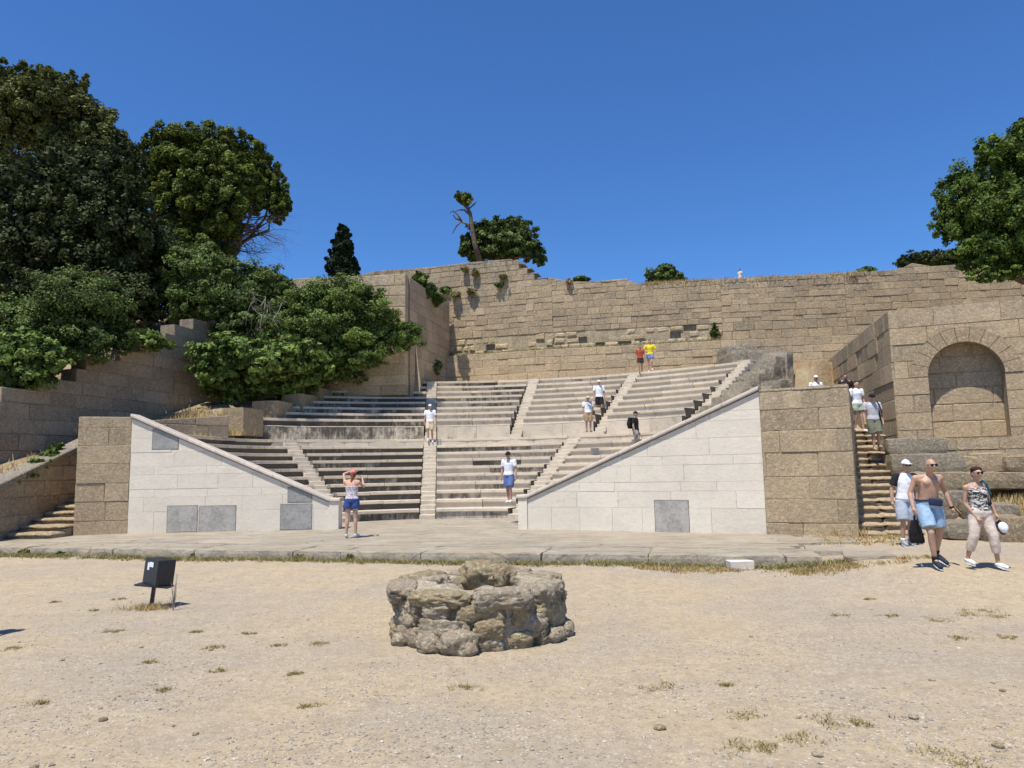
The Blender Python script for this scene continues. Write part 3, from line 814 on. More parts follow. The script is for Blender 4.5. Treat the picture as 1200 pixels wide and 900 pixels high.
# flat slabs at its right end, and the ones sunk in the dirt
for (x0, x1, y0, y1, lab) in [(942, 998, 640, 648, 'thin sunken slab at the right end of the platform'), (938, 1003, 626, 637, 'pale flat slab lying before the foot of the pier'), (905, 940, 632, 642, 'cracked flat slab at the platform corner'), (985, 1050, 646, 654, 'low worn slab half buried in the dirt near the stairs')]:
    a, b, c, d_ = Pz(x0+6, y1, .2), Pz(x1, y1, .2), Pz(x1-12, y0, .2), Pz(x0, y0, .2)
    q = [a, b, c, d_]; mb = MB()
    mb.mesh([(p.x+rnd.uniform(-.04, .04), p.y+rnd.uniform(-.04, .04), .235+rnd.uniform(-.015, .01)) for p in q]+[(p.x, p.y, 0) for p in q], [(0, 1, 2, 3), (0, 4, 5, 1), (1, 5, 6, 2), (2, 6, 7, 3), (3, 7, 4, 0)], (rnd.random(), .2, 0))
    tag(mb.build('flat_slab', M['pave']), label=lab, cat='stone slab', group='flat slabs beside the right pier')

# ------------------------------------------------------------------ terrain
def sm(x, a, b): t = min(1, max(0, (x-a)/(b-a))); return t*t*(3-2*t)
w2y = lerp_fn(W2P); w1y = lerp_fn(W1P)
def gh(x, y):
    """dirt forecourt"""
    h = .05*sm(y, 10.3, 13.0) + .15*sm(x, 4.2, 6.6)*sm(y, 8.6, 11.2)
    if x > 9.6: h += sm(y, 15.0, 17.0)*sm(x, 9.6, 10.8)*.55
    return h+.03*noise.noise((x*.35, y*.35, 0))+.008*noise.noise((x*1.7, y*1.7, 3))
def hh(x, y):
    dx, dy = x-CX, y-CY; r = math.hypot(dx, dy); a = math.degrees(math.atan2(dx, dy)); nz = .12*noise.noise((x*.4, y*.4, 7))+.05*noise.noise((x*1.5, y*1.5, 1))
    wallx = DA[0]+(y-DA[1])*(DB[0]-DA[0])/(DB[1]-DA[1])
    if y > 31.4: wallx = -12.5
    if x > -4.3 and y > w2y(x)+.45: return 10.55+nz+min(2.5, max(0, y-w2y(x)-4)*.05)
    if x <= -4.3 and x > TL[0]-3 and y > 33.2: return ztT-.35+nz*.4+max(0, y-36)*.03
    if x < wallx-.35:
        return min(9.5, 3.1+.45*(y-21))+nz+min(3, max(0, wallx-x-3)*.1) if y > 21 else .6+.6*(y-17)
    rx = cx+(y-cy)*math.tan(az)
    if y > cy-(x-cx)*.4+2.2 and x > rx+1.3: return min(cz-.25, 5.9)+nz*.5
    if a > 60 and r > 9.5 and y > 20.7 and x < rx+1.0: return 2.66+.28*max(0, y-24)+nz*.4
    if -60 < a < 70 and r < 11.6: return -.5
    if 49.4 < a < 60 and r < 17.6: return 2.7+(r-11.8)*.28
    if -41 < a < 49.6 and r < 17.2: return 2 if r < 12.5 else 3.2+(r-12.5)*.45
    if -18 < a < 55 and r < 25: return 5.95
    if x < -4.5:
        b = 1.22+.29*(y-18.4)+.35*sm(x, -13.2, -11.5)*sm(y, 21, 24)
        if y > 27: b = max(b, 4.0+.33*(y-27.5))
        return min(b, 9)+nz*.6 if x < -13.3 or y > 22.6 else -.3
    return -.5
def grid_obj(name, xs, ys, f, mat):
    v = [(x, y, f(x, y)) for y in ys for x in xs]; nx = len(xs)
    fc = [(j*nx+i, j*nx+i+1, (j+1)*nx+i+1, (j+1)*nx+i) for j in range(len(ys)-1) for i in range(nx-1)]
    return obj_from(name, v, fc, mat, smooth=True)
def nonuni(a, b, near, far_lo, far_hi, step):
    s = list(np.arange(a, b, step)); k = step; lo = [a]; 
    while lo[-1] > far_lo: k *= 1.5; lo.append(lo[-1]-k)
    k = step; hi = [s[-1]]
    while hi[-1] < far_hi: k *= 1.5; hi.append(hi[-1]+k)
    return lo[1:][::-1]+s+hi[1:]
gx = nonuni(-14, 17, 0, -600, 600, .2); gy = nonuni(-1, 18, 0, -600, 900, .2)
tag(grid_obj('ground', gx, gy, lambda x, y: gh(x, y) if y < 19 else -.4, M['ground']), kind='structure')
hx = list(np.arange(-45, 46, .42)); hy = list(np.arange(17.2, 34, .42))+list(np.arange(34, 42, .3))+list(np.arange(42, 90, 2))
def hhh(x, y):
    if y < 20.6 and -14 < x < 10: return -.6
    if x >= 10 and y < cy-(x-cx)*.4+2.2: return -.6
    if y < 19.5 and x > 5: return -.6
    return hh(x, y)
tag(grid_obj('hillside', hx, hy, hhh, M['soil']), kind='structure')
# soil bank right under the arch
mb = MB()

# ------------------------------------------------------------------ vegetation
def leaf_cloud(lobes, n, size, seed, core=.25, flat=.0, long=1.0, clump=.22, up=.35, shell=.55, tonebias=0.0, rmax=1.13):
    """arrays of leaf quads spread in clumps through ellipsoids: lobes = [(centre, (rx, ry, rz), weight)]"""
    r = np.random.RandomState(seed)
    wts = np.array([l[2] for l in lobes], dtype=float); wts /= wts.sum()
    P = []; Nn = []; S_ = []; Tn = []
    for (c, rad, w), wt in zip(lobes, wts):
        m = int(n*wt); rad = np.array(rad); c = np.array(c)
        nc = max(6, int(55*min(4, (rad.max()/1.5))))
        d = r.normal(size=(nc, 3)); d /= np.linalg.norm(d, axis=1)[:, None]
        rr = r.uniform(shell, rmax, nc)[:, None]
        cc = d*rr; ct = r.uniform(-.25, .25, nc)
        cs = r.uniform(.45, 1.5, nc)*clump
        idx = r.randint(0, nc, m)
        off = r.normal(size=(m, 3)); off /= np.linalg.norm(off, axis=1)[:, None]; off *= (r.uniform(0, 1, m)**.5)[:, None]*cs[idx][:, None]
        p = cc[idx]+off
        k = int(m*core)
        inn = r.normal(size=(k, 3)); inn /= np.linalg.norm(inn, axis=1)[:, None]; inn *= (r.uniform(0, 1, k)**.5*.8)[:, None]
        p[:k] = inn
        nn = off*1.2+d[idx]*.6+r.normal(size=(m, 3))*.45; nn[:, 2] += up
        nn[:k] = r.normal(size=(k, 3))
        nn /= np.linalg.norm(nn, axis=1)[:, None]
        s = size*r.uniform(.6, 1.4, m); s[:k] *= 1.5
        P.append(c+p*rad); Nn.append(nn); S_.append(s)
        t = .5+ct[idx]+r.uniform(-.25, .25, m)+tonebias; t[:k] = .1  # core leaves get a dark colour, painting the shade inside the crown
        Tn.append(t)
    P = np.vstack(P); Nn = np.vstack(Nn); S_ = np.concatenate(S_); Tn = np.clip(np.concatenate(Tn), 0, 1)
    m = len(P); a = r.normal(size=(m, 3)); a -= (a*Nn).sum(1)[:, None]*Nn; a /= np.linalg.norm(a, axis=1)[:, None]
    b = np.cross(Nn, a)
    L = (S_*.5*long)[:, None]; Wd = (S_*.32)[:, None]
    v = np.stack([P-a*L, P+b*Wd-a*L*.1, P+a*L, P-b*Wd-a*L*.1], axis=1).reshape(-1, 3)
    return v, Tn, r
def quads_obj(name, v, tn, mat, parent=None, r=None):
    n = len(v)//4; me = bpy.data.meshes.new(name)
    me.vertices.add(4*n); me.vertices.foreach_set('co', v.astype(np.float32).ravel())
    me.loops.add(4*n); me.loops.foreach_set('vertex_index', np.arange(4*n, dtype=np.int32))
    me.polygons.add(n); me.polygons.foreach_set('loop_start', np.arange(0, 4*n, 4, dtype=np.int32))
    try: me.polygons.foreach_set('loop_total', np.full(n, 4, dtype=np.int32))
    except Exception: pass
    me.update(calc_edges=True)
    at = me.color_attributes.new('tone', 'FLOAT_COLOR', 'CORNER')
    buf = np.ones((n, 4, 4), dtype=np.float32); buf[:, :, 0] = tn[:, None]; buf[:, :, 1] = 0
    buf[:, :, 2] = (r.uniform(0, 1, n) if r is not None else np.zeros(n))[:, None]
    at.data.foreach_set('color', buf.ravel()); me.materials.append(mat)
    o = bpy.data.objects.new(name, me); COL.objects.link(o)
    if parent: o.parent = parent
    return o
def tube(mb, pts, radii, k=7, tone=(.5, 0, .5)):
    rings = []
    for i, p in enumerate(pts):
        p = Vector(p); d = (Vector(pts[min(i+1, len(pts)-1)])-Vector(pts[max(i-1, 0)])).normalized()
        x = d.orthogonal().normalized(); y = d.cross(x); b = len(mb.v)
        for j in range(k):
            a = 2*math.pi*j/k; mb.v.append(tuple(p+(x*math.cos(a)+y*math.sin(a))*radii[i]))
        rings.append(b)
    for i in range(len(rings)-1):
        for j in range(k):
            mb.f.append((rings[i]+j, rings[i]+(j+1) % k, rings[i+1]+(j+1) % k, rings[i+1]+j)); mb.t.append(tone)
    mb.f.append(tuple(rings[0]+j for j in reversed(range(k)))); mb.t.append(tone)
    mb.f.append(tuple(rings[-1]+j for j in range(k))); mb.t.append(tone)
def branch(mb, a, b, r0, r1, g, wob=.12, seg=5, twigs=0, tl=1.0):
    a = Vector(a); b = Vector(b); L = (b-a).length; pts = []; rs = []
    for i in range(seg+1):
        t = i/seg; p = a.lerp(b, t)
        if 0 < i < seg: p += Vector([g.uniform(-1, 1)*wob*L*.5 for _ in range(3)])
        pts.append(p); rs.append(r0+(r1-r0)*t)
    tube(mb, pts, rs)
    for _ in range(twigs):
        i = g.randint(1, seg); p = pts[i]; d = (b-a).normalized()+Vector([g.uniform(-.9, .9) for _ in range(3)])
        q = p+d.normalized()*tl*g.uniform(.4, 1); rr = rs[i]*.45
        md = p.lerp(q, .5)+Vector([g.uniform(-.12, .12)*tl for _ in range(3)])
        tube(mb, [p, md, q], [rr, rr*.7, rr*.25], 5)
        for _ in range(2):
            q2 = md+Vector([g.uniform(-.5, .5)*tl for _ in range(3)]); tube(mb, [md, q2], [rr*.5, rr*.15], 4)
def plant(name, lab, cat, base, lobes, n, size, mat, seed, trunk_r=.25, bark='bark', limbs=True, group=None, twigs=0, **k):
    g = random.Random(seed); root = empty(name, base, label=lab, cat=cat, group=group)
    B0 = Vector(base)
    rel = [((Vector(c)-B0), r, w) for c, r, w in lobes]
    v, tn, r = leaf_cloud([(tuple(c), rr, w) for c, rr, w in rel], n, size, seed, **k)
    quads_obj('crown', v, tn, M[mat], root, r)
    if trunk_r:
        mb = MB(); top = sum(((c*w) for c, _, w in rel), Vector())/sum(w for _, _, w in rel); top.z = min(top.z, max(c.z for c, _, _ in rel))
        fork = top*.45; fork.z = top.z*.5
        branch(mb, (0, 0, -.3), fork, trunk_r, trunk_r*.7, g, .08)
        if limbs:
            for c, rr, w in rel: branch(mb, fork, c, trunk_r*.5, trunk_r*.1, g, .15, twigs=twigs, tl=max(rr)*.7)
        mb.build('trunk', M[bark], root, smooth=True)
    return root
def L(px, py, Y, rx, rz, w=None, ry=None):
    c = Py(px, py, Y); k = Y/850
    rx *= k; rz *= k; ry = ry*k if ry else rx*.85
    return (tuple(c), (rx, ry, rz), w or rx*rz)
# A: tall broadleaf at far left
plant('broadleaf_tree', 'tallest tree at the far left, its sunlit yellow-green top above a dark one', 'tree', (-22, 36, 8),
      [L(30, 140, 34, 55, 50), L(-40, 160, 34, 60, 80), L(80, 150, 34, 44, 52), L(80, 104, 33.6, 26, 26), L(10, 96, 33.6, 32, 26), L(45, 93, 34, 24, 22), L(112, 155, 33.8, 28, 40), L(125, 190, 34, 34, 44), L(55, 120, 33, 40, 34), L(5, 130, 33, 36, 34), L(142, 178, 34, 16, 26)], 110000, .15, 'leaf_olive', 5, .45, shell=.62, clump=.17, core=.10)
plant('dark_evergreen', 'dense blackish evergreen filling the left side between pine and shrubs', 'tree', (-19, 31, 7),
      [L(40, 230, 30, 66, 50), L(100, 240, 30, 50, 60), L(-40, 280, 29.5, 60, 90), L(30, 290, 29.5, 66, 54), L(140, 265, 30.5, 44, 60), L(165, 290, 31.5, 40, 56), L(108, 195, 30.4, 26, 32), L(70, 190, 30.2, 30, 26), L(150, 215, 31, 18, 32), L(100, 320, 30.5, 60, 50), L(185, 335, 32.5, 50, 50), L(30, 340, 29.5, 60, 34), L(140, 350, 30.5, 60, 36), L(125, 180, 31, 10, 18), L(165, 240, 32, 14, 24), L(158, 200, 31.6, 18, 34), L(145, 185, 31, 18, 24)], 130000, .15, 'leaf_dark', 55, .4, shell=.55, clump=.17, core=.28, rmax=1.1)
# B: stone pine
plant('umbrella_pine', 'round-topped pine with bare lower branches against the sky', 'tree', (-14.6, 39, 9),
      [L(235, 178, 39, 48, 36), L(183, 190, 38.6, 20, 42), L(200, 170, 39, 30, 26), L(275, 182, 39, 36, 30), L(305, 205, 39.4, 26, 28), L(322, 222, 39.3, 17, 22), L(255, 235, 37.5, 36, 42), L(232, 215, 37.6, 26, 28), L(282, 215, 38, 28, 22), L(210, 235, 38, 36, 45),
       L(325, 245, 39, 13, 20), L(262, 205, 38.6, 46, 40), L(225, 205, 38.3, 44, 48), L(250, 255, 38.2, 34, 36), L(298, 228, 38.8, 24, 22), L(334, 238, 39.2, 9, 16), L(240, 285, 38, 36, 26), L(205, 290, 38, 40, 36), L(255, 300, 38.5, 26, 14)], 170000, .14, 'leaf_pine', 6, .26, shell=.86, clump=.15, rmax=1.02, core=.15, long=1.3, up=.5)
g = random.Random(66)
pine = [o for o in bpy.data.objects if o.name == 'umbrella_pine'][0]
def bare(parent, name, mat, starts, ends, Y, n, r0, seed, wob=.1, twig=3, tl=1.2):
    g2 = random.Random(seed); mb = MB(); b0 = Vector(parent.location)
    for _ in range(n):
        a = Py(*[q+g2.gauss(0, 3) for q in starts[g2.randrange(len(starts))]], Y)-b0; e = ends[g2.randrange(len(ends))]
        b = Py(e[0]+g2.gauss(0, 7), e[1]+g2.gauss(0, 7), Y+g2.gauss(0, .8))-b0
        branch(mb, a, b, r0*g2.uniform(.6, 1.2), r0*.2, g2, wob, 6, twigs=twig, tl=tl)
    return mb.build(name, M[mat], parent)
bare(pine, 'bare_branches', 'bark', [(262, 275), (270, 262), (258, 290)], [(322, 262), (332, 275), (318, 290), (300, 300), (328, 248), (305, 240), (325, 285), (290, 252)], 39, 24, .045, 5, .12, 7, 1.5)
# C: shrubs in front of the boundary wall, left
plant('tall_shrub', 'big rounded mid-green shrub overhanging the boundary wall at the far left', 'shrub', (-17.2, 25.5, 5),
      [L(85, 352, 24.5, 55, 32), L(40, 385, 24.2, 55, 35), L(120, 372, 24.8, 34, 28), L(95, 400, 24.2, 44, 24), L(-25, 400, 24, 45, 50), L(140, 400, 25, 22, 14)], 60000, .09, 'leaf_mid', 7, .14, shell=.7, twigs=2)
plant('leafy_shrub', 'bright green shrub hanging lowest at the left edge, above the stair parapet', 'shrub', (-17.6, 23.6, 4),
      [L(35, 412, 23, 46, 24), L(15, 440, 22.8, 40, 22), L(52, 425, 22.9, 26, 22), L(-20, 430, 23, 40, 40), L(8, 462, 22.8, 18, 14)], 16000, .14, 'leaf_fig', 8, .1, shell=.7)
plant('leafy_shrub', 'sprig of pale green leaves drooping over the top of the boundary wall', 'shrub', (-14.6, 27.6, 6.0),
      [L(165, 395, 26.5, 28, 9), L(180, 402, 26.3, 20, 8)], 3500, .16, 'leaf_fig', 9, .06, shell=.6)
# D: large fig bushes behind the seats, left
plant('fig_bush', 'large leafy bush between the pine and the boundary wall', 'shrub', (-12.5, 33.8, 7),
      [L(235, 320, 31.5, 42, 32), L(270, 345, 31, 50, 32), L(222, 345, 31, 30, 40), L(310, 350, 31, 42, 26), L(240, 300, 32.5, 24, 18), L(300, 325, 32, 34, 16), L(285, 378, 30.6, 40, 22)], 75000, .12, 'leaf_mid', 10, .15, shell=.65, twigs=3, bark='bark_pale')
plant('fig_bush', 'dark overhanging fig bush low beside the boundary wall, above the dry grass', 'shrub', (-11.2, 31, 5.6),
      [L(270, 415, 28.6, 44, 20), L(250, 432, 28.4, 26, 22), L(310, 425, 28.8, 38, 18), L(340, 418, 29.3, 38, 22), L(370, 425, 30.2, 30, 22), L(275, 456, 29.6, 34, 15), L(290, 448, 29.5, 34, 20), L(335, 448, 30.5, 34, 18), L(365, 442, 31.2, 26, 14)], 24000, .19, 'leaf_fig', 11, .12, shell=.6, twigs=2)
plant('broad_bush', 'broad light green bush in front of the projecting wall', 'shrub', (-7.8, 31.8, 6.0),
      [L(365, 355, 31, 40, 26), L(405, 350, 31, 42, 24), L(430, 372, 30.8, 38, 24), L(390, 395, 30.6, 50, 28), L(340, 385, 30.8, 40, 30), L(440, 400, 31, 32, 20), L(475, 392, 31.4, 25, 18), L(420, 420, 30.8, 34, 14)], 80000, .10, 'leaf_fig', 12, .13, shell=.65, twigs=4, bark='bark_pale', tonebias=-.08)
plant('fallen_scrub', 'thin brownish scrub at the foot of the projecting wall', 'shrub', (-4.9, 36.2, 5.9),
      [L(490, 414, 36.2, 20, 18), L(505, 430, 36.6, 18, 14), L(470, 430, 35.8, 22, 12), L(440, 432, 34, 26, 12), L(400, 436, 31.8, 30, 14)], 9000, .13, 'leaf_mid', 13, .05, shell=.4, twigs=5, bark='bark_pale')
_fb = [o for o in bpy.data.objects if o.name.startswith('fig_bush')]
bare(_fb[0], 'bare_branches', 'bark_pale', [(300, 345), (320, 350), (335, 345)], [(275, 380), (290, 388), (305, 385), (325, 378), (265, 372), (340, 375), (300, 372)], 29.0, 7, .022, 8, .25, 4, .7)
# E: cypress
plant('cypress_tree', 'narrow dark cypress on top of the wall', 'tree', tuple(Py(402, 332, 37)),
      [L(402, 276, 37, 10, 15), L(401, 290, 37, 15, 20), L(399, 308, 37, 18, 22), L(402, 320, 37, 19, 14), L(414, 314, 37.2, 8, 16)], 26000, .12, 'leaf_cypress', 14, .12, shell=.8, clump=.13, core=.35, up=.9, limbs=False, rmax=.98)
# F: trees above the high wall
plant('broadleaf_tree', 'wide dark green tree on the high wall behind the ruined top courses', 'tree', tuple(Py(580, 312, 45)),
      [L(573, 273, 45, 24, 18), L(605, 272, 45, 23, 17), L(555, 290, 45, 18, 18), L(590, 292, 45, 38, 16), L(622, 294, 45, 16, 12), L(600, 262, 45, 16, 8), L(632, 303, 45, 9, 8)], 21000, .20, 'leaf_mid', 15, .3, shell=.75, clump=.16, core=.35)
g = random.Random(4)
dt = empty('dead_tree', tuple(Py(560, 305, 44)), label='leaning bare tree with one tuft of leaves at its tip', cat='tree')
b0 = Vector(dt.location); mb = MB()
def rel(px, py): return Py(px, py, 44)-b0
tube(mb, [rel(562, 305), rel(556, 285), rel(553, 265), rel(551, 250), rel(546, 240)], [.19, .16, .13, .11, .08])
for pts in ([(553, 268), (546, 262), (540, 260), (535, 265), (530, 274)], [(541, 260), (537, 252), (530, 247), (527, 250)], [(551, 252), (544, 246), (538, 246), (533, 248)], [(551, 249), (546, 243), (543, 240)], [(549, 245), (555, 240), (558, 236)], [(540, 258), (534, 256), (531, 252)]):
    tube(mb, [rel(*p) for p in pts], [.08-.018*i for i in range(len(pts))] if len(pts) < 5 else [.08, .065, .05, .04, .02], 5)
mb.build('trunk', M['bark'], dt, smooth=True)
v, tn, r = leaf_cloud([(tuple(rel(545, 233)), (.52, .5, .48), 1), (tuple(rel(538, 230)), (.3, .3, .3), .3)], 2600, .16, 3, shell=.6)
quads_obj('crown', v, tn, M['leaf_pine'], dt, r)
plant('round_bush', 'small dark bush alone on the skyline above the middle of the high wall', 'shrub', tuple(Py(780, 335, 40)),
      [L(778, 322, 39.5, 20, 11), L(792, 324, 39.5, 12, 8), L(766, 325, 39.5, 12, 8), L(780, 314, 39.5, 12, 6)], 4200, .16, 'leaf_mid', 16, .12, shell=.6)
for px, py, rx, rz, lab, sd in [(680, 327, 10, 3.5, 'tiny green bush peeking over the high wall left of the middle', 17), (1015, 317, 14, 5, 'low green bush on the skyline near the right tree', 18)]:
    plant('small_bush', lab, 'shrub', tuple(Py(px, py+5, 39)), [L(px, py, 38.5, rx, rz), L(px+6, py+1, 38.5, rx*.6, rz*.8)], 1500, .13, 'leaf_fig', sd, .04, shell=.5)
plant('distant_tree', 'low dark tree behind the wall top, left of the big right tree', 'tree', tuple(Py(1085, 330, 48)),
      [L(1080, 303, 46, 22, 9), L(1100, 305, 46, 30, 9), L(1062, 308, 46, 14, 6), L(1125, 305, 46, 30, 12)], 9000, .2, 'leaf_dark', 19, .2, shell=.6)
# H: right tree
plant('broadleaf_tree', 'large bright green tree leaning in from the right edge of the photo', 'tree', (20.8, 27.5, 5.8),
      [L(1185, 190, 26.5, 38, 40), L(1150, 225, 26.5, 46, 42), L(1180, 260, 26, 60, 46), L(1130, 255, 26.3, 34, 34), L(1110, 262, 26.5, 18, 26), L(1240, 210, 27, 60, 80), L(1160, 295, 26, 40, 22), L(1200, 300, 26, 40, 24), L(1165, 178, 26.5, 26, 18), L(1200, 155, 26.5, 16, 20), L(1155, 322, 25.5, 22, 9), L(1183, 320, 25.5, 22, 9), L(1123, 218, 26.5, 18, 16), L(1145, 306, 26, 20, 12)],
      90000, .11, 'leaf_right', 20, .32, shell=.65, clump=.2, core=.15, twigs=2)
g = random.Random(14)
# fig growing on the bastion flank
plant('wall_plant', 'green fig plant hanging over the shaded flank of the projecting wall', 'plant', tuple(Py(500, 345, 35.5)),
      [L(492, 328, 35, 12, 9), L(502, 340, 35.3, 12, 10), L(512, 350, 36, 10, 8), L(522, 340, 36.6, 8, 4)], 3600, .17, 'leaf_fig', 21, .05, shell=.5)
for i, (px, py, rx, rz, mt, lab) in enumerate([(553, 343, 7, 5, 'weed', 'yellow tuft growing from the lower courses of the high wall'), (534, 345, 8, 4, 'weed', 'yellow tuft on the high wall, first right of the fig plant'), (557, 320, 5, 6, 'weed', 'upper yellow tuft in the light courses of the high wall'), (545, 316, 5, 4, 'weed', 'olive tuft high in the light courses'),
        (586, 334, 6, 3, 'leaf_fig', 'grey-green tuft mid-height on the high wall'), (590, 324, 7, 3, 'weed', 'yellow-green tuft near the stepped top of the high wall'), (838, 388, 6, 9, 'leaf_mid', 'dark plant rooted at the foot of the high wall, right of the yellow shirt'), (667, 330, 4, 4, 'straw', 'dry stalks on the broken step of the wall top'), (520, 340, 5, 4, 'leaf_fig', 'sprig beside the hanging fig plant')]):
    Yw = w2y((px-600)/850*37)-.15
    plant('wall_plant', lab, 'plant', tuple(Py(px, py+rz*.6, Yw)), [L(px, py, Yw, rx, rz)], 420, .13, mt, 30+i, .02, shell=.3, limbs=False)
def stalks(name, spots, n, h, mat, seed, wd=.012, spread=.15, tone=(0, 1), parent=None, lean=.35):
    """grass blades: tapering quads standing on the given (x, y, z) spots"""
    r = np.random.RandomState(seed); sp_ = np.array(spots); i = r.randint(0, len(sp_), n); p = sp_[i]+np.c_[r.normal(size=(n, 2))*spread, np.zeros(n)]
    hh_ = h*r.uniform(.4, 1.2, n); a = r.uniform(0, 2*np.pi, n); w = np.c_[np.cos(a), np.sin(a), np.zeros(n)]*wd*r.uniform(.6, 1.5, n)[:, None]
    tip = np.c_[r.normal(size=(n, 2))*lean*hh_[:, None], hh_]
    v = np.stack([p-w, p+w, p+tip*.6+w*.8+0, p+tip], axis=1).reshape(-1, 3)
    return quads_obj(name, v, r.uniform(tone[0], tone[1], n), M[mat], parent, r)
# grass along the foot of the platform
sp_ = []
for _ in range(1500):
    x = g.uniform(-12, 5.6); y = front_y(x)-abs(g.gauss(.07, .14)); 
    if noise.noise((x*1.3, 0, 0)) > -.35+g.uniform(-.3, .3): sp_.append((x, y, gh(x, y)-.05*max(0, noise.noise((x*.9, 4, 0))+.15)))
tag(stalks('grass', sp_, 15000, .085, 'grass', 2, .008, .07, lean=.8), kind='stuff')
sp_ = []
for _ in range(900):
    x = min(7.0, max(2.2, g.gauss(4.6, 1.3))); y = front_y(min(x, 5))-.42-abs(g.gauss(0, .22))+max(0, x-5)*.15
    if noise.noise((x*1.6, y*1.6, 8)) < g.uniform(-.25, .2): continue
    sp_.append((x, y, gh(x, y)))
for _ in range(500):
    p = Pz(g.choice([980, 1010, 1040, 975, 990])+g.gauss(0, 16), 628+g.gauss(0, 5), .2); sp_.append((p.x, p.y, gh(p.x, p.y)))
tag(stalks('dry_grass', sp_, 9000, .055, 'straw', 3, .009, .06), kind='stuff')
# tall straw by the pier and right bank, on the left kerb, and on the wall tops
sp_ = []
for _ in range(60):
    p = Pz(g.uniform(972, 1004), 629, .2); sp_.append(tuple(p))
for _ in range(900):
    x = g.uniform(10.3, 14.5); y = g.uniform(14.6, 17.5); sp_.append((x, y, gh(x, y)))
for _ in range(200):
    x = g.uniform(-14.9, -13.8); y = g.uniform(17.5, 27); sp_.append((x, y, hhh(x, y)))
for _ in range(420):
    x = g.uniform(-12.6, -8.8); y = 25.0+(x+10)*.6+g.uniform(-.3, 1.6)
    if x > -10.4 or math.degrees(math.atan2(x-CX, y-CY)) > -46: continue
    sp_.append((x, y, max(hhh(x, y), 3.0)))
for _ in range(420):
    x = g.uniform(-12.9, -9.8); y = g.uniform(25.8, 30.5)
    if math.degrees(math.atan2(x-CX, y-CY)) < -46: sp_.append((x, y, hhh(x, y)))
for _ in range(320):
    t = g.random()*.6; x = -13.3+t*5.5+g.gauss(0, .3); y = 23.2+t*5.6+g.gauss(0, .35); sp_.append((x, y, max(hhh(x, y), 3.2)))
tag(stalks('tall_dry_grass', sp_, 9000, .28, 'straw', 4, .012, .12), kind='stuff')
sp_ = []
for _ in range(400):
    px = g.uniform(750, 1010) if g.random() < .75 else g.uniform(760, 830); X = (px-600)/850*37; y = w2y(X)+g.uniform(.1, .5)
    p = Py(px, (332.5-(px-752)*.05 if px < 850 else 328-(px-850)*.055)+1.5, y); sp_.append((p.x, p.y, p.z-.10))
tag(stalks('skyline_grass', sp_, 5000, .26, 'straw', 5, .014, .14), kind='stuff')
sp_ = []
for _ in range(900):
    t = g.random(); x = -3+t*13.5; yl = w1y(x); sp_.append((x, yl+g.uniform(.3, .9), 7.85))
tag(stalks('ledge_grass', sp_, 9000, .16, 'grass', 6, .014, .1, tone=(.3, 1)), kind='stuff')
sp_ = []
for _ in range(120): sp_.append(pol(48.6+g.gauss(0, .25), 12.4+g.uniform(0, 3.4), 4.1+g.uniform(0, 1.6)))
# weeds: green tufts along the platform edge
for i, (px, py, s, lab) in enumerate([(197, 650, 1.0, 'round green weed against the platform edge behind the sign'), (297, 652, .8, 'green weed at the platform edge left of the marble wall end'), (28, 649, .7, 'small weed at the far left of the platform edge'), (70, 650, .5, 'faint weed on the platform edge near the left pier'), (232, 651, .8, 'low brownish weed right of the round green one'),
        (350, 655, .6, 'green weed under the woman in blue shorts'), (412, 655, .6, 'yellow-green weed at the platform edge below the pink cap'), (640, 655, .7, 'grassy weed at the platform edge behind the well'), (760, 656, .6, 'weed at the platform edge below the right marble wall'), (850, 657, .6, 'weed beside the small white block')]):
    p = Pz(px, py+3, 0.04); root = empty('weed', tuple(p), label=lab, cat='weed', group='weeds along the platform edge')
    v, tn, r = leaf_cloud([((0, 0, .08*s+.02), (.22*s, .12*s, .13*s), 1)], int(500*s), .05, 50+i, shell=.3, up=.8, long=1.6)
    quads_obj('foliage', v, tn, M['weed' if i % 3 else 'leaf_fig'], root, r)
# creeping green plant on the left bank
plant('creeping_plant', 'leafy green plant creeping over the left bank above the parapet', 'plant', (-13.9, 20.6, 1.9),
      [L(60, 535, 21.2, 13, 10), L(46, 545, 20.6, 15, 8), L(25, 557, 19.9, 16, 7), L(12, 563, 19.5, 12, 6), L(64, 526, 21.6, 9, 8)], 3000, .11, 'leaf_fig', 22, .02, shell=.3, limbs=False)
# ground tufts in the dirt
tf_ = [(140, 703, .12), (110, 716, .10), (65, 706, .08), (130, 742, .13), (18, 760, .16), (46, 826, .13), (228, 742, .1), (288, 743, .11), (372, 754, .14), (252, 759, .1), (174, 777, .09), (192, 810, .08), (258, 787, .1), (345, 790, .1), (362, 829, .1), (545, 805, .14), (770, 806, .17), (985, 722, .22), (1100, 726, .22), (1130, 720, .2), (1150, 716, .22), (1170, 722, .2), (1045, 721, .12), (870, 838, .2), (975, 845, .2), (1005, 847, .12), (942, 868, .2), (862, 876, .2), (1105, 880, .24), (1130, 895, .22), (850, 804, .09), (1125, 748, .16), (900, 876, .12), (327, 756, .08), (1180, 748, .1), (1018, 702, .1)]
for i, (px, py, s) in enumerate(tf_):
    p = Pz(px, py, 0); p.z = gh(p.x, p.y)
    root = empty('grass_tuft', tuple(p), label='flat dry tuft of weeds in the sandy gravel', cat='weed', group='dry tufts scattered over the forecourt')
    sp2 = [(g.gauss(0, s*.42), g.gauss(0, s*.3), 0) for _ in range(14)]
    stalks('blades', sp2, 130, .026, 'weed', 200+i, .0035, s*.13, parent=root, lean=.9)['kind'] = 'stuff'

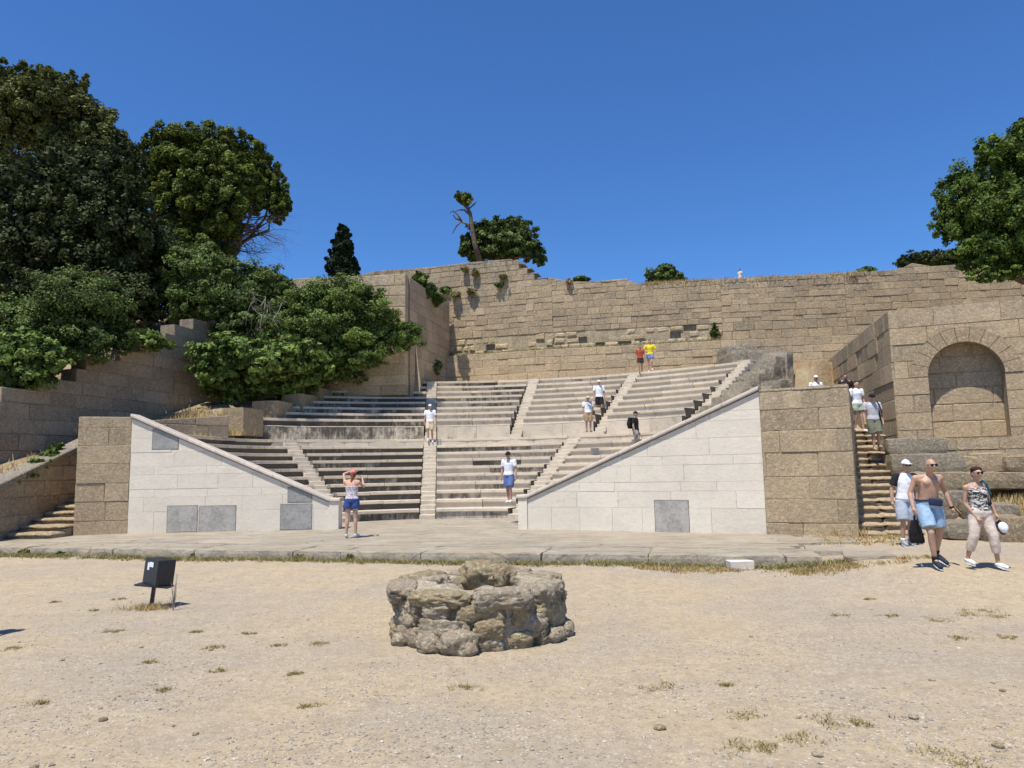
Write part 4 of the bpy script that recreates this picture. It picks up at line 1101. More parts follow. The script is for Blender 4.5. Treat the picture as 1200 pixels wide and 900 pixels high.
# ------------------------------------------------------------------ pebbles
def rock_mesh(seed, sub=2, amp=.25, freq=1.3, flat=.8, amp2=.08, boxy=0):
    bm = bmesh.new(); bmesh.ops.create_icosphere(bm, subdivisions=sub, radius=1)
    for v in bm.verts:
        c = v.co.copy()
        if boxy:
            m = max(abs(c.x), abs(c.y), abs(c.z)); c = c.lerp(c/m*.85, boxy)
        f = 1+amp*noise.noise(c*freq+Vector((seed*3.1, 0, 0)))+amp2*noise.noise(c*freq*4+Vector((0, seed, 0)))
        if sub > 3:
            f += amp2*.8*noise.noise(c*freq*9+Vector((0, seed, 5)))-amp2*1.1*max(0, .35-abs(noise.noise(c*freq*2.6+Vector((5, seed, 0)))))-amp2*1.0*max(0, noise.noise(c*freq*6+Vector((seed, 2, 0)))-.15)
        v.co = Vector((c.x*f, c.y*f, c.z*f*flat))
    bm.verts.ensure_lookup_table()
    r = ([v.co.copy() for v in bm.verts], [tuple(v.index for v in f.verts) for f in bm.faces]); bm.free(); return r
base = [rock_mesh(i, 1, .35, 1.1, .6, .0) for i in range(6)]
mb = MB(); g = random.Random(77); cnt = 0
while cnt < 9000:
    py = 662+238*g.random()**.8; px = g.uniform(-20, 1220); p = Pz(px, py, 0)
    if abs(p.y) > 16 or (math.hypot(p.x+.33, p.y-8.4) < 1.2): continue
    if noise.noise((p.x*.7, p.y*.7, 2)) < g.uniform(-.55, .35): continue
    s = g.uniform(.004, .009)*(1 if g.random() < .94 else 1.9)
    v, f = base[g.randrange(6)]; m = RZ(g.uniform(0, 6.28)) @ Matrix.Diagonal((s*g.uniform(.8, 1.5), s, s, 1)); z = gh(p.x, p.y)+s*.25
    mb.mesh([Vector((p.x, p.y, z))+(m @ q) for q in v], f, (g.random(), g.uniform(0, 1), 0)); cnt += 1
tag(mb.build('gravel', M['pebble']), kind='stuff')
for i, (px, py, s) in enumerate([(120, 844, .04), (229, 861, .028), (203, 851, .02), (165, 760, .03), (247, 762, .03), (40, 899, .035), (773, 855, .05), (1071, 841, .05), (1170, 874, .045), (958, 886, .04), (1175, 812, .03), (880, 747, .03), (73, 775, .03), (936, 840, .025), (1045, 840, .03), (1092, 799, .03)]):
    s *= .72; p = Pz(px, py, 0); v, f = rock_mesh(i+20, 2, .3, 1.2, .6)
    mb = MB(); m = RZ(i) @ Matrix.Diagonal((s*1.2, s, s, 1)); mb.mesh([m @ q for q in v], f, (i/16, .1, 0))
    o = mb.build('loose_stone', M['rock'] if i % 2 else M['rock_pale'], smooth=True, loc=(p.x, p.y, gh(p.x, p.y)+s*.3))
    tag(o, label='small loose stone lying on the sandy gravel', cat='stone', group='loose stones on the forecourt')
# white stone block in the grass
p = Pz(858, 664, .0); p.y = front_y(p.x)-.42; p.x = p.y*.3055; mb = MB(); mb.box(Matrix.Identity(4), .40, .22, .15, .012, (0, 0, 0), .012)
o = mb.build('white_block', M['marble'], loc=(p.x, p.y+.1, gh(p.x, p.y)+.075)); o.rotation_euler = (0, 0, .05)
tag(o, label='small white cut stone lying in the grass before the platform', cat='stone block')

# ------------------------------------------------------------------ the well ring
WC = Vector((-.34, 8.42, 0))
WC.x = -.42
well = empty('stone_well', tuple(WC), label='low round well head of rough pitted rocks in the foreground', cat='well')
g = random.Random(12)
def add_rock(ang, rr, z, sx, sy, sz, seed, mat='rock', rz=0, boxy=.35, sub=4, amp=.28):
    v, f = rock_mesh(seed, sub, amp, 1.4, 1, .12, boxy)
    m = RZ(-ang) @ T(0, rr, z) @ RZ(rz) @ Matrix.Diagonal((sx, sy, sz, 1))
    mb = MB(); mb.mesh([m @ q for q in v], f, (g.random(), g.uniform(0, .5), 0))
    return mb.build('rock', M[mat], well, smooth=True)
for row, (z, rr, szz, n) in enumerate([(.07, .90, .115, 17), (.22, .885, .125, 13), (.36, .88, .115, 15), (.49, .865, .10, 9)]):
    off = g.uniform(0, 1)
    k = 0; a = off
    while a < off+2*math.pi-.16:
        w = 2*math.pi/n*g.uniform(.6, 1.5)
        w = min(w, off+2*math.pi-a)
        am = a+w/2
        add_rock(am, rr+g.uniform(-.03, .035), z+g.uniform(-.035, .035)*(row < 3), w*rr*.55, .125+g.uniform(0, .035)+(.05 if row == 3 else 0), szz*g.uniform(.85, 1.2), 100+row*30+k, rz=g.uniform(-.2, .2), boxy=g.uniform(.35, .7), amp=.17, mat='rock' if g.random() < .75 else 'rock_pale')
        a += w; k += 1
for a, s in [(3.3, .20), (3.62, .15), (2.15, .13), (1.85, .13), (4.1, .10)]:   # foot stones at the front (angle pi = viewer side)
    add_rock(a, 1.03, s*.45, s*1.1, s*.8, s*.75, int(a*100), boxy=.1)
well.scale = (.96, .96, 1)
# mortar body and pale top
def ringbody(r0, r1, z0, z1, mat, name, seed, n=72, amp=.03):
    mb = MB(); rows = [(r1, z0), (r1, z1-.03), (r1-.03, z1), ((r0+r1)/2, z1+.012), (r0+.03, z1), (r0, z1-.04), (r0, z0)]
    vs = []
    for i in range(n):
        a = 2*math.pi*i/n
        for j, (r_, z_) in enumerate(rows):
            q = Vector((r_*math.cos(a), r_*math.sin(a), z_)); d = noise.noise(q*5+Vector((seed, 0, 0)))*amp
            vs.append((q.x*(1+d), q.y*(1+d), q.z+(noise.noise(q*4)*amp*1.3 if z_ > z0 else 0)))
    m = len(rows)
    mb.mesh(vs, [(i*m+j, ((i+1) % n)*m+j, ((i+1) % n)*m+j+1, i*m+j+1) for i in range(n) for j in range(m-1)], (.4, 0, 0))
    return mb.build(name, M[mat], well, smooth=True)
ringbody(.46, .955, -.05, .535, 'mortar', 'mortar_rim', 3, n=150, amp=.06)
mb = MB(); mb.mesh([(.56*math.cos(i*math.pi/16), .56*math.sin(i*math.pi/16), .30+.03*math.sin(i)) for i in range(32)]+[(0, 0, .34)], [(i, (i+1) % 32, 32) for i in range(32)], (.7, .3, 0)); mb.build('fill', M['mortar'], well)
add_rock(-.02, .46, .56, .24, .20, .16, 401, 'rock_pale', .1, .25, amp=.4); add_rock(.62, .45, .55, .17, .17, .15, 402, 'rock_pale', .3, .2)
add_rock(-1.2, .6, .50, .2, .2, .1, 403); add_rock(1.2, .6, .50, .22, .18, .09, 404)

# ------------------------------------------------------------------ sign lectern
p = Pz(177, 713, 0)
sg_ = empty('sign_stand', (p.x, p.y, gh(p.x, p.y)), label='black box-like sign on a short leaning post at the left of the forecourt', cat='sign')
M['black'] = simple_mat('black_metal', (.022, .024, .028), .45, .3, 25, .004, .5); M['sticker'] = simple_mat('white_paper', (.68, .72, .78), .7, .08, 20)
lean = Matrix.Rotation(R(6), 4, 'Y')
mb = MB(); mb.box(lean @ T(0, 0, .14), .045, .04, .32, .004); mb.build('post', M['black'], sg_)
mb = MB(); mb.box(lean @ T(.0, 0, .305), .46, .2, .022, .004); mb.build('tray', M['black'], sg_)
ang = R(-32)
mb = MB(); Mb = lean @ T(.02, .05, .49) @ RZ(R(-33)); mb.box(Mb, .32, .26, .345, .006)
mb.build('box', M['black'], sg_)
for (x, z, w, h) in [(-.01, .10, .09, .065), (-.075, .07, .045, .10)]:
    mb = MB(); mb.box(Mb @ T(x+.02, -.1335, z), w, .004, h, .001); mb.build('sticker', M['sticker'], sg_)
sp2 = [(g.gauss(0, .12)+.02, g.gauss(-.05, .05), 0) for _ in range(30)]
tw_ = empty('dead_weed', (p.x, p.y-.02, gh(p.x, p.y)), label='reddish dry weeds around the foot of the sign post', cat='weed')
stalks('blades', sp2, 500, .09, 'straw', 91, .004, .08, parent=tw_, lean=.7)
q = Pz(203, 716, 0); tk = empty('dry_stalk', tuple(q), label='thin dry stalk standing just right of the sign', cat='weed')
mb = MB()
for i in range(14):
    a = g.uniform(0, 6.3); h_ = g.uniform(.12, .5); tube(mb, [(0, 0, 0), (math.cos(a)*.015, math.sin(a)*.015, h_*.5), (math.cos(a)*.04, math.sin(a)*.04, h_)], [.005, .004, .002], 4)
mb.build('stalks', M['bark_pale'], tk)

# ------------------------------------------------------------------ people
def ellip(mb, c, r, rot=None, n=12, m=8, cut=None, tone=(.5, 0, .5)):
    vs = []; fs = []; c = Vector(c); rot = rot or Matrix.Identity(3)
    for j in range(m+1):
        t = math.pi*j/m
        for i in range(n):
            a = 2*math.pi*i/n; q = Vector((r[0]*math.sin(t)*math.cos(a), r[1]*math.sin(t)*math.sin(a), r[2]*math.cos(t)))
            if cut: q = cut(q)
            vs.append(c+rot @ q)
    for j in range(m):
        for i in range(n):
            fs.append((j*n+i, (j+1)*n+i, (j+1)*n+(i+1) % n, j*n+(i+1) % n))
    # collapse poles into fans
    fs = [f for f in fs if f[0] >= n and f[1] < m*n]
    top = len(vs); vs.append(c+rot @ (cut(Vector((0, 0, r[2]))) if cut else Vector((0, 0, r[2])))); bot = len(vs); vs.append(c+rot @ (cut(Vector((0, 0, -r[2]))) if cut else Vector((0, 0, -r[2]))))
    for i in range(n): fs.append((top, n+i, n+(i+1) % n)); fs.append((bot, (m-1)*n+(i+1) % n, (m-1)*n+i))
    mp = {}; out = []
    used = sorted({i for f in fs for i in f}); mp = {u: k for k, u in enumerate(used)}
    mb.mesh([vs[u] for u in used], [tuple(mp[i] for i in f) for f in fs], tone)
def cap_(mb, a, b, ra, rb):
    a = Vector(a); b = Vector(b)
    ellip(mb, a, (ra,)*3, n=10, m=6); ellip(mb, b, (rb,)*3, n=10, m=6)
    if (a-b).length > 1e-4: tube(mb, [a, b], [ra*.99, rb*.99], 12)
def loft(mb, rings, n=18):
    """rings: (centre, rx, ry, direction of x axis)"""
    vs = []
    for c, rx, ry, ax in rings:
        ay = Vector((0, 0, 1)).cross(ax)
        for i in range(n):
            a = 2*math.pi*i/n; ca, sa = math.cos(a), math.sin(a)
            ca = math.copysign(abs(ca)**.85, ca); sa = math.copysign(abs(sa)**.85, sa)
            vs.append(Vector(c)+ax*(rx*ca)+ay*(ry*sa))
    k = len(rings)
    fs = [(j*n+i, j*n+(i+1) % n, (j+1)*n+(i+1) % n, (j+1)*n+i) for j in range(k-1) for i in range(n)]
    fs += [tuple(reversed(range(n))), tuple(range((k-1)*n, k*n))]
    mb.mesh(vs, fs)
def remesh(o, vox, smooth=6, fac=.5):
    m = o.modifiers.new('surface', 'REMESH'); m.mode = 'VOXEL'; m.voxel_size = vox; m.use_smooth_shade = True
    s = o.modifiers.new('smooth', 'SMOOTH'); s.factor = fac; s.iterations = smooth
CM = {}
def cloth(name, c, rough=.85, stripe=None):
    if name in CM: return CM[name]
    if stripe:
        m, nt, b = newmat(name); n = N(nt); tc = n.n('ShaderNodeTexCoord')
        mp = n.n('ShaderNodeVectorMath', operation='MULTIPLY'); n.l(tc.outputs['Object'], mp.inputs[0]); mp.inputs[1].default_value = stripe[2]
        f = n.noise(mp.outputs[0], stripe[1], 2, .5, 2.5)
        n.l(n.mix(n.mr(f, .47, .53), c, stripe[0]), b.inputs['Base Color']); b.inputs['Roughness'].default_value = .85
    else: m = simple_mat(name, c, rough, .14, 9, .03, .2)
    CM[name] = m; return m
def skin(tone):
    k = 'skin_%d' % int(tone*100)
    if k not in CM:
        m, nt, b = newmat(k); n = N(nt); tc = n.n('ShaderNodeTexCoord'); f = n.noise(tc.outputs['Object'], 9, 4, .6)
        c = (.50*tone, .315*tone, .215*tone)
        n.l(n.mix(n.mr(f, .3, .7), c, (c[0]*.86, c[1]*.78, c[2]*.76)), b.inputs['Base Color']); b.inputs['Roughness'].default_value = .55
        b.inputs['Subsurface Weight'].default_value = .08; b.inputs['Subsurface Radius'].default_value = (.02, .008, .005); b.inputs['Subsurface Scale'].default_value = .3
        CM[k] = m
    return CM[k]
DEF = dict(head=(0, -.012, .932), neck=(0, .01, .855), ch=(0, .005, .75), pel=(0, 0, .535), sh0=(-.112, .005, .815), sh1=(.112, .005, .815), el0=(-.145, .01, .64), el1=(.145, .01, .64),
           wr0=(-.152, -.03, .495), wr1=(.152, -.03, .495), hd0=(-.15, -.045, .44), hd1=(.15, -.045, .44), hip0=(-.05, 0, .52), hip1=(.05, 0, .52), kn0=(-.055, -.015, .285), kn1=(.055, -.015, .285),
           an0=(-.055, .012, .05), an1=(.055, .012, .05), toe0=(-.062, -.09, .02), toe1=(.062, -.09, .02))
def human(lab, pos, h, face=0, J=None, fit=None, vox=.014, female=False, tone=1.0, group=None, look=0, belly=0):
    fit = fit or {}; j = dict(DEF); j.update(J or {})
    for k in ('0', '1'):      # hands and toes follow when not given
        if J and 'wr'+k in J and 'hd'+k not in J:
            e, w_ = Vector(j['el'+k]), Vector(j['wr'+k]); j['hd'+k] = w_+(w_-e).normalized()*.055
        if J and 'an'+k in J and 'toe'+k not in J:
            a = Vector(j['an'+k]); j['toe'+k] = a+Vector((-.007 if k == '0' else .007, -.10, -.03))
    root = empty('person', tuple(pos), label=lab, cat='person', group=group); root.rotation_euler = (0, 0, R(face))
    j = {k: Vector(v)*h for k, v in j.items()}; s = h/1.75
    near = vox < .011
    ax = (j['sh1']-j['sh0']); ax.z = 0; ax.normalize(); hx = (j['hip1']-j['hip0']); hx.z = 0; hx.normalize()
    pel, ch, nk, hd = j['pel'], j['ch'], j['neck'], j['head']
    fw = .93 if female else 1.0; fh = 1.08 if female else 1.0
    def torso(mb, g=0, z0=None, z1=None, hips=True):
        r = [(pel-Vector((0, 0, .045*s)), .150*fh, .105, hx), (pel+Vector((0, 0, .03*s)), .165*fh, .118, hx), (pel.lerp(ch, .38), .140*(.92 if female else 1.04), .104+belly, ax), (pel.lerp(ch, .72), .152*fw, .112+belly*.6, ax),
             (ch+Vector((0, 0, 0)), .168*fw, .118+(.015 if female else 0), ax), (ch.lerp(nk, .45), .165*fw, .105, ax), (ch.lerp(nk, .72), .120*fw, .082, ax), (nk, .062, .060, ax)]
        out = []
        for i, (c, rx, ry, a) in enumerate(r):
            if (z0 is not None and i < z0) or (z1 is not None and i > z1): continue
            out.append((c, rx*s+g, ry*s+g, a))
        loft(mb, out)
    mb = MB(); torso(mb)
    ry_ = Matrix.Rotation(R(look), 3, 'Z')
    cap_(mb, nk-Vector((0, 0, .03*s)), hd-Vector((0, -.01, .05))*s, .056*s*fw, .050*s*fw)
    ellip(mb, hd, (.074*s, .094*s, .108*s), ry_, 16, 12)
    ellip(mb, hd+ry_ @ Vector((0, -.045, -.062))*s, (.048*s, .042*s, .048*s), ry_)
    ellip(mb, hd+ry_ @ Vector((0, -.095, -.018))*s, (.014*s, .024*s, .026*s), ry_)
    ellip(mb, hd+ry_ @ Vector((0, -.084, .028))*s, (.045*s, .016*s, .014*s), ry_)
    ellip(mb, hd+ry_ @ Vector((0, -.085, -.056))*s, (.024*s, .012*s, .010*s), ry_)
    if not female and not fit.get('top'):
        yx = ax.cross(Vector((0, 0, 1)))
        for q in (-1, 1): ellip(mb, ch+ax*(q*.075*s)+yx*(.098*s)+Vector((0, 0, .035*s)), (.070*s, .028*s, .050*s))
    for q in (-1, 1): ellip(mb, hd+ry_ @ Vector((q*.076, .005, -.012))*s, (.012*s, .022*s, .034*s), ry_)
    if not female and not belly == 0 or True:
        for q in (0, 1):
            sh, el, wr, hh2 = j['sh%d' % q], j['el%d' % q], j['wr%d' % q], j['hd%d' % q]; k = .88 if female else 1.0
            cap_(mb, nk.lerp(sh, .12)-Vector((0, 0, .02*s)), sh, .050*s*k, .052*s*k); cap_(mb, ch.lerp(sh, .35)+Vector((0, 0, -.0)), sh-Vector((0, 0, .02*s)), .085*s*k, .058*s*k)
            ellip(mb, sh, (.058*s*k, .058*s*k, .056*s*k)); cap_(mb, sh, el, .050*s*k, .038*s*k)
            mid = el.lerp(wr, .3); cap_(mb, el, mid, .040*s*k, .041*s*k); cap_(mb, mid, wr, .040*s*k, .027*s*k)
            d = (hh2-wr).normalized(); side = Vector((1 if q else -1, 0, 0)); side = (side-d*side.dot(d)).normalized() if abs(side.dot(d)) < .95 else Vector((0, 1, 0))
            pl_n = side; acr = d.cross(pl_n).normalized()
            palm = wr+d*.05*s
            cap_(mb, wr, palm, .024*s, .03*s); cap_(mb, palm-acr*.018*s, palm+acr*.018*s+d*.02*s, .023*s, .022*s)
            fr_ = .0095*s if near else .012*s
            for i, (o_, ln) in enumerate(((-.030, .062), (-.010, .074), (.011, .070), (.031, .055))):
                a0 = palm+acr*o_*s+d*.03*s; a1 = a0+(d*.8-pl_n*.25).normalized()*ln*.5*s; a2 = a1+(d*.55-pl_n*.75).normalized()*ln*.5*s
                cap_(mb, a0, a1, fr_, fr_*.95); cap_(mb, a1, a2, fr_*.95, fr_*.8)
            fy = Vector((0, -1, 0)); sd_ = acr if acr.dot(fy) > 0 else -acr
            t0 = palm+sd_*.026*s-d*.01*s; t1 = t0+(sd_*.7+d*.6-pl_n*.2).normalized()*.035*s; t2 = t1+(d*.9+sd_*.15-pl_n*.3).normalized()*.028*s
            cap_(mb, t0, t1, fr_*1.35, fr_*1.1); cap_(mb, t1, t2, fr_*1.1, fr_*.9)
    for q in (0, 1):
        hp, kn, an, to = j['hip%d' % q], j['kn%d' % q], j['an%d' % q], j['toe%d' % q]; k = .97 if female else 1.0
        cap_(mb, hp-Vector((0, 0, .02*s)), hp.lerp(kn, .5), .088*s*fh*k, .075*s*k); cap_(mb, hp.lerp(kn, .5), kn, .075*s*k, .054*s*k)
        cf = kn.lerp(an, .32)+Vector((0, .012*s, 0)); cap_(mb, kn, cf, .052*s*k, .054*s*k); cap_(mb, cf, an, .054*s*k, .034*s*k)
        cap_(mb, an, to, .034*s, .026*s)
    body = mb.build('body', skin(tone), root); remesh(body, vox, 5)
    def part(name, mb, mat, v=None, it=4, lab=None):
        o = mb.build(name, mat, root); remesh(o, v or vox, it)
        if lab: tag(o, label=lab)
        return o
    g = .016*s
    bt = fit.get('bottom')
    if bt:
        mb = MB(); r = [(pel-Vector((0, 0, .05*s)), .155*fh*s+g, .108*s+g, hx), (pel+Vector((0, 0, .03*s)), .168*fh*s+g, .120*s+g, hx), (pel.lerp(ch, .22), .150*s+g, .108*s+g+belly*.4*s, ax)]
        loft(mb, r)
        for q in (0, 1):
            hp, kn, an = j['hip%d' % q], j['kn%d' % q], j['an%d' % q]; t = bt[1]; w_ = bt[2] if len(bt) > 2 else 1
            if t <= 1: e = hp.lerp(kn, t); tube(mb, [hp+Vector((0, 0, .02*s)), hp.lerp(e, .5), e], [(.093*fh)*s+g*.9, .093*s*w_+g, .086*s*w_+g*1.1], 18)
            else:
                e = kn.lerp(an, t-1); tube(mb, [hp+Vector((0, 0, .02*s)), hp.lerp(kn, .5), kn, kn.lerp(e, .5), e], [.098*s+g, .084*s+g, .066*s+g, .064*s+g, .052*s+g], 18)
            ellip(mb, hp-Vector((0, 0, .01*s)), (.090*s*fh+g*.8,)*3)
        part('shorts' if bt[1] <= 1 else 'trousers', mb, cloth(*bt[0]))
    tp = fit.get('top')
    if tp:
        kind = tp[1]; mb = MB(); drop = tp[2] if len(tp) > 2 else 0
        if kind == 'tee': torso(mb, g*1.15)
        else: torso(mb, g*.9, 1 if drop == 0 else 0, 5 if kind == 'tank' else 4)
        if kind == 'tee':
            for q in (0, 1):
                sh, el = j['sh%d' % q], j['el%d' % q]; sl = tp[3] if len(tp) > 3 else .62
                if fit.get('sleeves'): continue
                tube(mb, [sh, sh.lerp(el, sl)], [.064*s+g*.5, .062*s+g*.6], 14); ellip(mb, sh, (.066*s+g*.3, .063*s+g*.3, .060*s+g*.3))
        part('shirt', mb, cloth(*tp[0]), it=3)
        if fit.get('sleeves'):
            for q in (0, 1):
                mb = MB(); sh, el = j['sh%d' % q], j['el%d' % q]
                tube(mb, [sh.lerp(nk, .45), sh, sh.lerp(el, .65)], [.05*s, .068*s+g*.7, .064*s+g*.8], 14); ellip(mb, sh, (.070*s+g*.4, .066*s+g*.4, .063*s+g*.4))
                part('sleeve', mb, cloth(*fit['sleeves']))
        if kind == 'tank':
            for q in (0, 1):
                mb = MB(); sh = j['sh%d' % q].lerp(nk, .5); tube(mb, [ch.lerp(sh, .7)+Vector((0, -.10*s, -.02*s)), sh+Vector((0, -.03*s, .035*s)), sh+Vector((0, .05*s, .02*s))], [.012*s]*3, 6)
                mb.build('strap', cloth(*tp[0]), root)
    for q in (0, 1):
        sc_ = fit.get('shoe')
        if sc_:
            an, to = j['an%d' % q], j['toe%d' % q]; mb = MB(); dn_ = Vector((0, 0, 1)); d = (to-an); d2 = Vector((d.x, d.y, d.z)).normalized()
            heel = an-Vector((0, 0, .028*s))-d2*.02*s; fl = (1.0, 1.0)
            cap_(mb, heel, an.lerp(to, .55)-Vector((0, 0, .012*s)), .045*s, .046*s); cap_(mb, an.lerp(to, .55)-Vector((0, 0, .01*s)), to, .046*s, .037*s)
            part('shoe', mb, cloth(*sc_), v=max(vox, .009))
            if fit.get('sole'):
                mb = MB(); ctr = heel.lerp(to, .5)-Vector((0, 0, .034*s)); an_ = math.atan2(d.y, d.x)
                rot = Matrix.Rotation(an_, 3, 'Z') @ Matrix.Rotation(-math.asin(max(-1, min(1, (to-heel).normalized().z))), 3, 'Y')
                ellip(mb, ctr, ((to-heel).length*.5+.042*s, .047*s, .014*s), rot, 16, 6); mb.build('sole', cloth(*fit['sole']), root, smooth=True)
            if fit.get('sock'):
                mb = MB(); tube(mb, [an, an.lerp(j['kn%d' % q], .16)], [.044*s, .046*s], 12); mb.build('sock', cloth(*fit['sock']), root, smooth=True)
    hr = fit.get('hair')
    if hr:
        def cut(q):
            if q.y < -.02*s and q.z < .035*s: return Vector((q.x*.8, q.y*.6, q.z*.7))
            if q.z < -.05*s and hr[1] == 'short': return Vector((q.x*.7, q.y*.7, q.z*.6))
            return q
        mb = MB(); ellip(mb, hd+ry_ @ Vector((0, .012, .012))*s, (.083*s, .100*s, .112*s), ry_, 20, 14, cut)
        if hr[1] == 'long': cap_(mb, hd+ry_ @ Vector((0, .08, -.03))*s, nk+ry_ @ Vector((0, .075, -.08))*s, .045*s, .03*s)
        if hr[1] == 'puff':
            for i in range(9):
                a = i*.7; ellip(mb, hd+ry_ @ Vector((math.cos(a)*.055, .01+math.sin(a)*.045, .07))*s, (.04*s,)*3)
        part('hair', mb, cloth(*hr[0]), v=.010, it=2)
    cp = fit.get('cap')
    if cp:
        rr = Matrix.Rotation(R(look+(cp[2] if len(cp) > 2 else 0)), 3, 'Z')
        mb = MB(); ellip(mb, hd+rr @ Vector((0, .004, .028))*s, (.086*s, .103*s, .100*s), rr, 20, 12, lambda q: Vector((q.x, q.y, max(q.z, .004*s))))
        mb.build('cap' if cp[1] != 'hat' else 'sun_hat', cloth(*cp[0]), root, smooth=True)
        mb = MB()
        if cp[1] == 'hat': ellip(mb, hd+Vector((0, 0, .035))*s, (.17*s, .18*s, .012*s), rr, 24, 6)
        else: ellip(mb, hd+rr @ Vector((0, -.115, .034))*s, (.070*s, .075*s, .010*s), rr, 20, 6)
        mb.build('brim', cloth(*cp[0]), root, smooth=True)
    if fit.get('glasses'):
        mb = MB()
        for q in (-1, 1): ellip(mb, hd+ry_ @ Vector((q*.034, -.094, .010))*s, (.029*s, .012*s, .021*s), ry_)
        for q in (-1, 1): tube(mb, [hd+ry_ @ Vector((q*.062, -.082, .014))*s, hd+ry_ @ Vector((q*.081, 0, .012))*s], [.004*s]*2, 5)
        tube(mb, [hd+ry_ @ Vector((-.02, -.1, .014))*s, hd+ry_ @ Vector((.02, -.1, .014))*s], [.004*s]*2, 5)
        mb.build('sunglasses', cloth('dark_lens', (.012, .012, .014), .2), root, smooth=True)
    return root, j
def topx(ox, by, k, H0, pts):
    """unit-height joints from readings (u, v[, depth]) in a picture where the figure is H0 tall"""
    return {n_: ((p[0]-ox)/H0+.088*(by-p[1])/H0, (p[2] if len(p) > 2 else 0), (by-p[1])/H0) for n_, p in pts.items()}   # upright lines lean there in a wide lens: undo it
WHITE = ('white_cotton', (.78, .78, .80)); WSH = ('white_shoe', (.72, .72, .72)); BLK = ('black_cloth', (.018, .018, .02)); KH = ('khaki', (.36, .25, .14))
NAVY = ('navy_cloth', (.025, .035, .075)); LBLUE = ('light_blue_denim', (.30, .43, .58)); GREYB = ('grey_blue_shorts', (.38, .42, .48)); GREY = ('grey_tee', (.50, .50, .52))
OLIVE = ('olive_shorts', (.17, .18, .13)); MINT = ('pale_green_shorts', (.42, .48, .34)); DHAIR = ('dark_hair', (.03, .018, .012)); BLUE = ('blue_shorts', (.045, .08, .24))
def S_at(px, py, z, hpx):
    p = Pz(px, py, z); return p, hpx*p.y/850*1.005
# shirtless man
p, hgt = S_at(1090, 663.5, .20, 124); p.z = gh(p.x, p.y)+.012
o14, j14 = human(
    'shirtless bald man in pale blue shorts striding forward between two other walkers', p, hgt, 0, topx(437, 830, 1, 565, dict(
    head=(407, 307, -.10), neck=(413, 356, -.045), ch=(417, 405, -.03), pel=(425, 510), sh0=(348, 372, -.03), sh1=(474, 370, -.02), el0=(326, 448, -.01), el1=(522, 446, .02), wr0=(326, 520, -.07), wr1=(541, 524, -.02),
    hip0=(395, 520), hip1=(458, 520), kn0=(408, 650, -.10), kn1=(492, 650, .01), an0=(440, 790, -.07), an1=(500, 768, .10), toe0=(436, 818, -.17), toe1=(530, 812, .02))),
    dict(bottom=(LBLUE, .80, 1.12), shoe=('dark_trainer', (.03, .035, .05)), sock=BLK, sole=WSH, glasses=1), vox=.008, tone=.98, belly=.012)
s = hgt/1.75
mb = MB(); c = j14['pel']+Vector((.04, -.15, .045))*s; mb.box(Matrix.Translation(c) @ Matrix.Rotation(R(8), 4, 'Y'), .20*s, .07*s, .11*s, .02*s); mb.build('waist_bag', cloth(*NAVY), o14, smooth=True)
mb = MB(); loft(mb, [(j14['pel']+Vector((0, 0, .055*s)), .192*s, .142*s, Vector((1, 0, 0))), (j14['pel']+Vector((0, 0, .085*s)), .190*s, .140*s, Vector((1, 0, 0)))]); mb.build('belt', cloth(*NAVY), o14)
mb = MB(); w_ = j14['wr1']; tube(mb, [w_+Vector((-.004, 0, .012)), w_+Vector((.004, 0, -.012))], [.036*s]*2, 14); mb.build('wristwatch', cloth(*BLK), o14)
# raglan man
p, hgt = S_at(1063, 638, .22, 98); p.z = gh(p.x, p.y)+.012
o13, j13 = human('man in white shirt with black sleeves and white cap, left of the shirtless man', p, hgt, 0, topx(300, 712, 1, 440, dict(
    head=(284, 306, -.03), neck=(283, 345), ch=(284, 388), pel=(287, 480), sh0=(240, 360), sh1=(328, 360), el0=(218, 432, .01), el1=(346, 440, .02), wr0=(217, 488, -.02), wr1=(352, 505, 0),
    hip0=(264, 492), hip1=(312, 492), kn0=(268, 590, -.05), kn1=(320, 592, .02), an0=(274, 690, -.02), an1=(333, 686, .07), toe0=(276, 706, -.10), toe1=(336, 702, -.01))),
    dict(top=(WHITE, 'tee', 1), sleeves=BLK, bottom=(GREYB, .92, 1.15), shoe=('grey_trainer', (.30, .31, .33)), sock=WSH, sole=WSH, glasses=1, cap=(WHITE, 'cap')), vox=.009, tone=.85, belly=.008)
# black bag held between the two men
bp = o14.matrix_basis @ j14['hd0'] if False else Vector(o14.location)+j14['hd0']
bg_ = empty('shoulder_bag', tuple(bp+Vector((.0, .03, -.05))), label='black cloth bag hanging from the hand of the shirtless man', cat='bag')
mb = MB(); loft(mb, [(Vector((.10, .12, -.42)), .10, .035, Vector((1, 0, 0))), (Vector((.075, .1, -.38)), .12, .05, Vector((1, 0, 0))), (Vector((.05, .08, -.22)), .10, .05, Vector((1, 0, 0))), (Vector((.02, .04, -.06)), .05, .03, Vector((1, 0, 0)))])
o = mb.build('bag_body', cloth(*BLK), bg_); remesh(o, .012, 4)
mb = MB(); tube(mb, [(.02, .04, -.07), (-.005, .0, .0), (.015, -.01, .03), (.03, .02, 0), (.03, .04, -.07)], [.009]*5, 6); mb.build('handle', cloth(*BLK), bg_)
